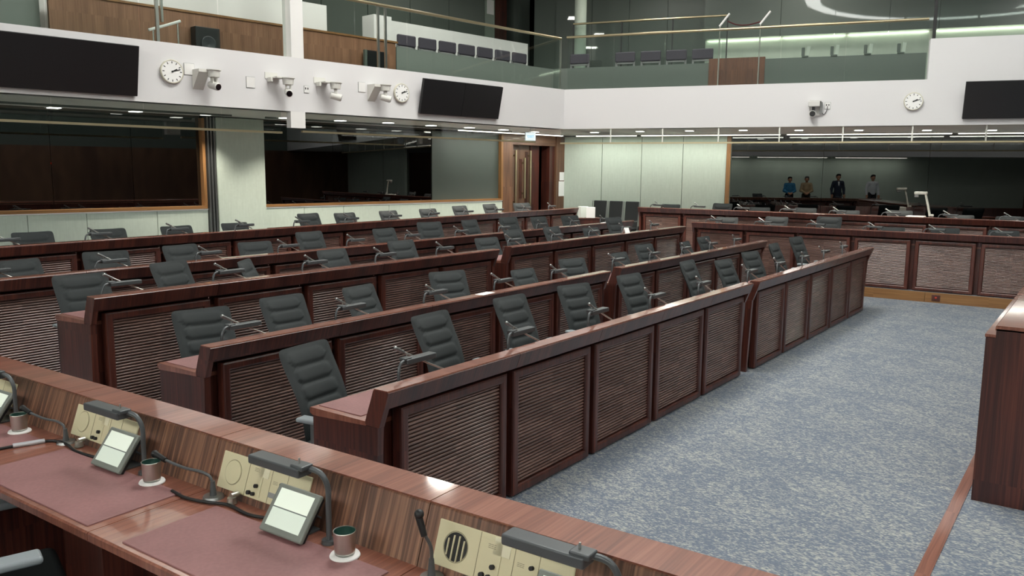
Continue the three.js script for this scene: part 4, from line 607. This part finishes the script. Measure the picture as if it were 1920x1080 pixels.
function person(pos, ry, H, top, topCol, legCol, hairCol, label, arms) {
  const t = thing('person', label, 'person', null, pos, ry), k = H / 1.75, S = v => v.map(e => e * k);
  const hip = s => S([s * 0.1, 0.92, 0]), knee = s => S([s * 0.11, 0.5, 0.02]), ank = s => S([s * 0.11, 0.09, -0.02]), toe = s => S([s * 0.13, 0.035, 0.16]), sh = s => S([s * 0.19, 1.42, -0.01]);
  const el = s => S(arms === 'front' ? [s * 0.25, 1.12, 0.04] : [s * 0.26, 1.13, -0.02]), wr = s => S(arms === 'front' ? [s * 0.08, 1.02, 0.24] : [s * 0.26, 0.88, 0.06]);
  const bones = [[S([0, 0.98, 0]), S([0, 1.2, 0]), 0.13 * k, 0.13 * k], [S([0, 1.2, 0]), S([0, 1.38, -0.01]), 0.135 * k, 0.12 * k], [S([-0.13, 1.4, -0.01]), S([0.13, 1.4, -0.01]), 0.075 * k, 0.075 * k], [S([0, 1.42, -0.01]), S([0, 1.55, 0.01]), 0.058 * k, 0.052 * k]];
  for (const s of [-1, 1]) { bones.push([hip(s), knee(s), 0.085 * k, 0.06 * k], [knee(s), ank(s), 0.055 * k, 0.038 * k], [ank(s), toe(s), 0.042 * k, 0.034 * k], [sh(s), el(s), 0.052 * k, 0.042 * k], [el(s), wr(s), 0.04 * k, 0.029 * k]);
    const w = wr(s), dir = V(...w).sub(V(...el(s))).normalize(), side = V(s, 0, 0.4).normalize(), pm = V(...w).addScaledVector(dir, 0.07 * k); bones.push([w, pm.toArray(), 0.03 * k, 0.036 * k]);
    for (let f = 0; f < 4; f++) { const a = pm.clone().addScaledVector(side, (f - 1.5) * 0.02 * k), b = a.clone().addScaledVector(dir, (0.07 - Math.abs(f - 1.4) * 0.008) * k).add(V(0, -0.012, 0)); bones.push([a.toArray(), b.toArray(), 0.011, 0.009]); }
    const th = V(...w).addScaledVector(side, -s * 0.03 * k); bones.push([th.toArray(), th.clone().addScaledVector(dir, 0.06 * k).addScaledVector(side, -s * 0.03 * k).toArray(), 0.013, 0.01]); }
  const body = capsuleMesh(bones, 84, 0.045);
  const head = capsuleMesh([[S([0, 1.66, 0.01]), S([0, 1.655, 0.03]), 0.096 * k, 0.085 * k], [S([0, 1.6, 0.045]), S([0, 1.585, 0.05]), 0.062 * k, 0.055 * k], [S([0, 1.645, 0.11]), S([0, 1.615, 0.128]), 0.012 * k, 0.016 * k], [S([-0.093, 1.645, 0]), S([-0.096, 1.62, 0]), 0.018 * k, 0.012 * k], [S([0.093, 1.645, 0]), S([0.096, 1.62, 0]), 0.018 * k, 0.012 * k], [S([-0.02, 1.575, 0.105]), S([0.02, 1.575, 0.105]), 0.009 * k, 0.009 * k], [S([0, 1.5, 0]), S([0, 1.6, 0.01]), 0.05 * k, 0.055 * k]], 48, 0.02);
  put('body', merge([body, head]), skinM, t);
  for (const s of [-1, 1]) put('eye', new THREE.SphereGeometry(0.012 * k, 10, 8).translate(...S([s * 0.034, 1.648, 0.106])), M.black, t);
  put('hair', capsuleMesh([[S([0, 1.7, -0.015]), S([0, 1.69, -0.02]), 0.1 * k, 0.1 * k], [S([-0.05, 1.745, 0.03]), S([0.05, 1.745, 0.03]), 0.045 * k, 0.045 * k], [S([0, 1.62, -0.06]), S([0, 1.6, -0.06]), 0.062 * k, 0.05 * k]], 36, 0.03), std({ color: hairCol, roughness: 0.9 }), t);
  const inf = 0.018, tb = bones.filter((b, i) => i < 3).map(b => [b[0], b[1], b[2] + inf, b[3] + inf]); for (const s of [-1, 1]) tb.push([sh(s), el(s), 0.052 * k + inf, 0.042 * k + inf], [el(s), V(...el(s)).lerp(V(...wr(s)), 0.9).toArray(), 0.04 * k + inf, 0.03 * k + inf]);
  if (top === 'jacket') tb.push([S([0, 0.82, 0]), S([0, 1.05, 0]), 0.16 * k, 0.15 * k]);
  put(top, capsuleMesh(tb, 64, 0.04), std({ color: topCol, roughness: 0.85 }), t);
  const lb = [[S([0, 0.96, 0]), S([0, 1.0, 0]), 0.14 * k, 0.14 * k]]; for (const s of [-1, 1]) lb.push([hip(s), knee(s), 0.1 * k, 0.08 * k], [knee(s), ank(s), 0.075 * k, 0.065 * k]);
  put('trousers', capsuleMesh(lb, 64, 0.04), std({ color: legCol, roughness: 0.9 }), t);
  for (const s of [-1, 1]) put('shoe', capsuleMesh([[ank(s), toe(s), 0.055 * k, 0.042 * k]], 24), M.black, t);
  if (top === 'jacket') put('shirt_front', capsuleMesh([[S([0, 1.18, 0.135]), S([0, 1.42, 0.095]), 0.02, 0.045]], 24, 0.02), M.paper, t);
}
person([-0.91, 0.3, 0.62], R(90), 1.78, 'jacket', 0x2b3342, 0x22262e, 0x1a1614, 'person in dark suit jacket over a white shirt, arms hanging', 'down');
person([-1.07, 0.3, 2.17], R(84), 1.76, 'shirt', 0xd8dcdf, 0x23262b, 0x24201d, 'person in white short shirt and dark trousers, arms hanging', 'down');
person([-0.68, 0.3, -1.55], R(95), 1.64, 'shirt', 0x3a7fa6, 0x24262a, 0x17130f, 'person in blue shirt with hands held forward', 'front');
person([-0.72, 0.3, -0.8], R(100), 1.66, 'shirt', 0xb09a78, 0x3a352e, 0x5a5550, 'person in beige top with hands held forward', 'front');
// ------------------------------------------------------------------ loose cards on the ledges
for (const [S, lx, lz, ry, lab] of [[S4, 10.75, 0.05, 0.2, 'small white name card lying on the ledge of the fourth desk'], [S3b, 3.15, 0.03, -0.3, 'small white folded card standing on the ledge of the third desk'], [S2a, 2.9, 0.06, 0.1, 'pale sheet of paper on the ledge of the second desk']]) {
  const t = thing('paper_card', lab, 'card', null, S.world(lx, 1.006, lz).toArray(), S.rot + ry); if (lab.includes('standing')) { const a = B(0.1, 0.08, 0.002).rotateX(R(-25)).translate(0, 0.037, 0.018), b = B(0.1, 0.08, 0.002).rotateX(R(25)).translate(0, 0.037, -0.018); put('card', merge([a, b]), M.paper, t); } else put('sheet', B(0.2, 0.004, 0.09, 0, 0.002, 0), M.paper, t);
}
renderer.render(scene, camera);
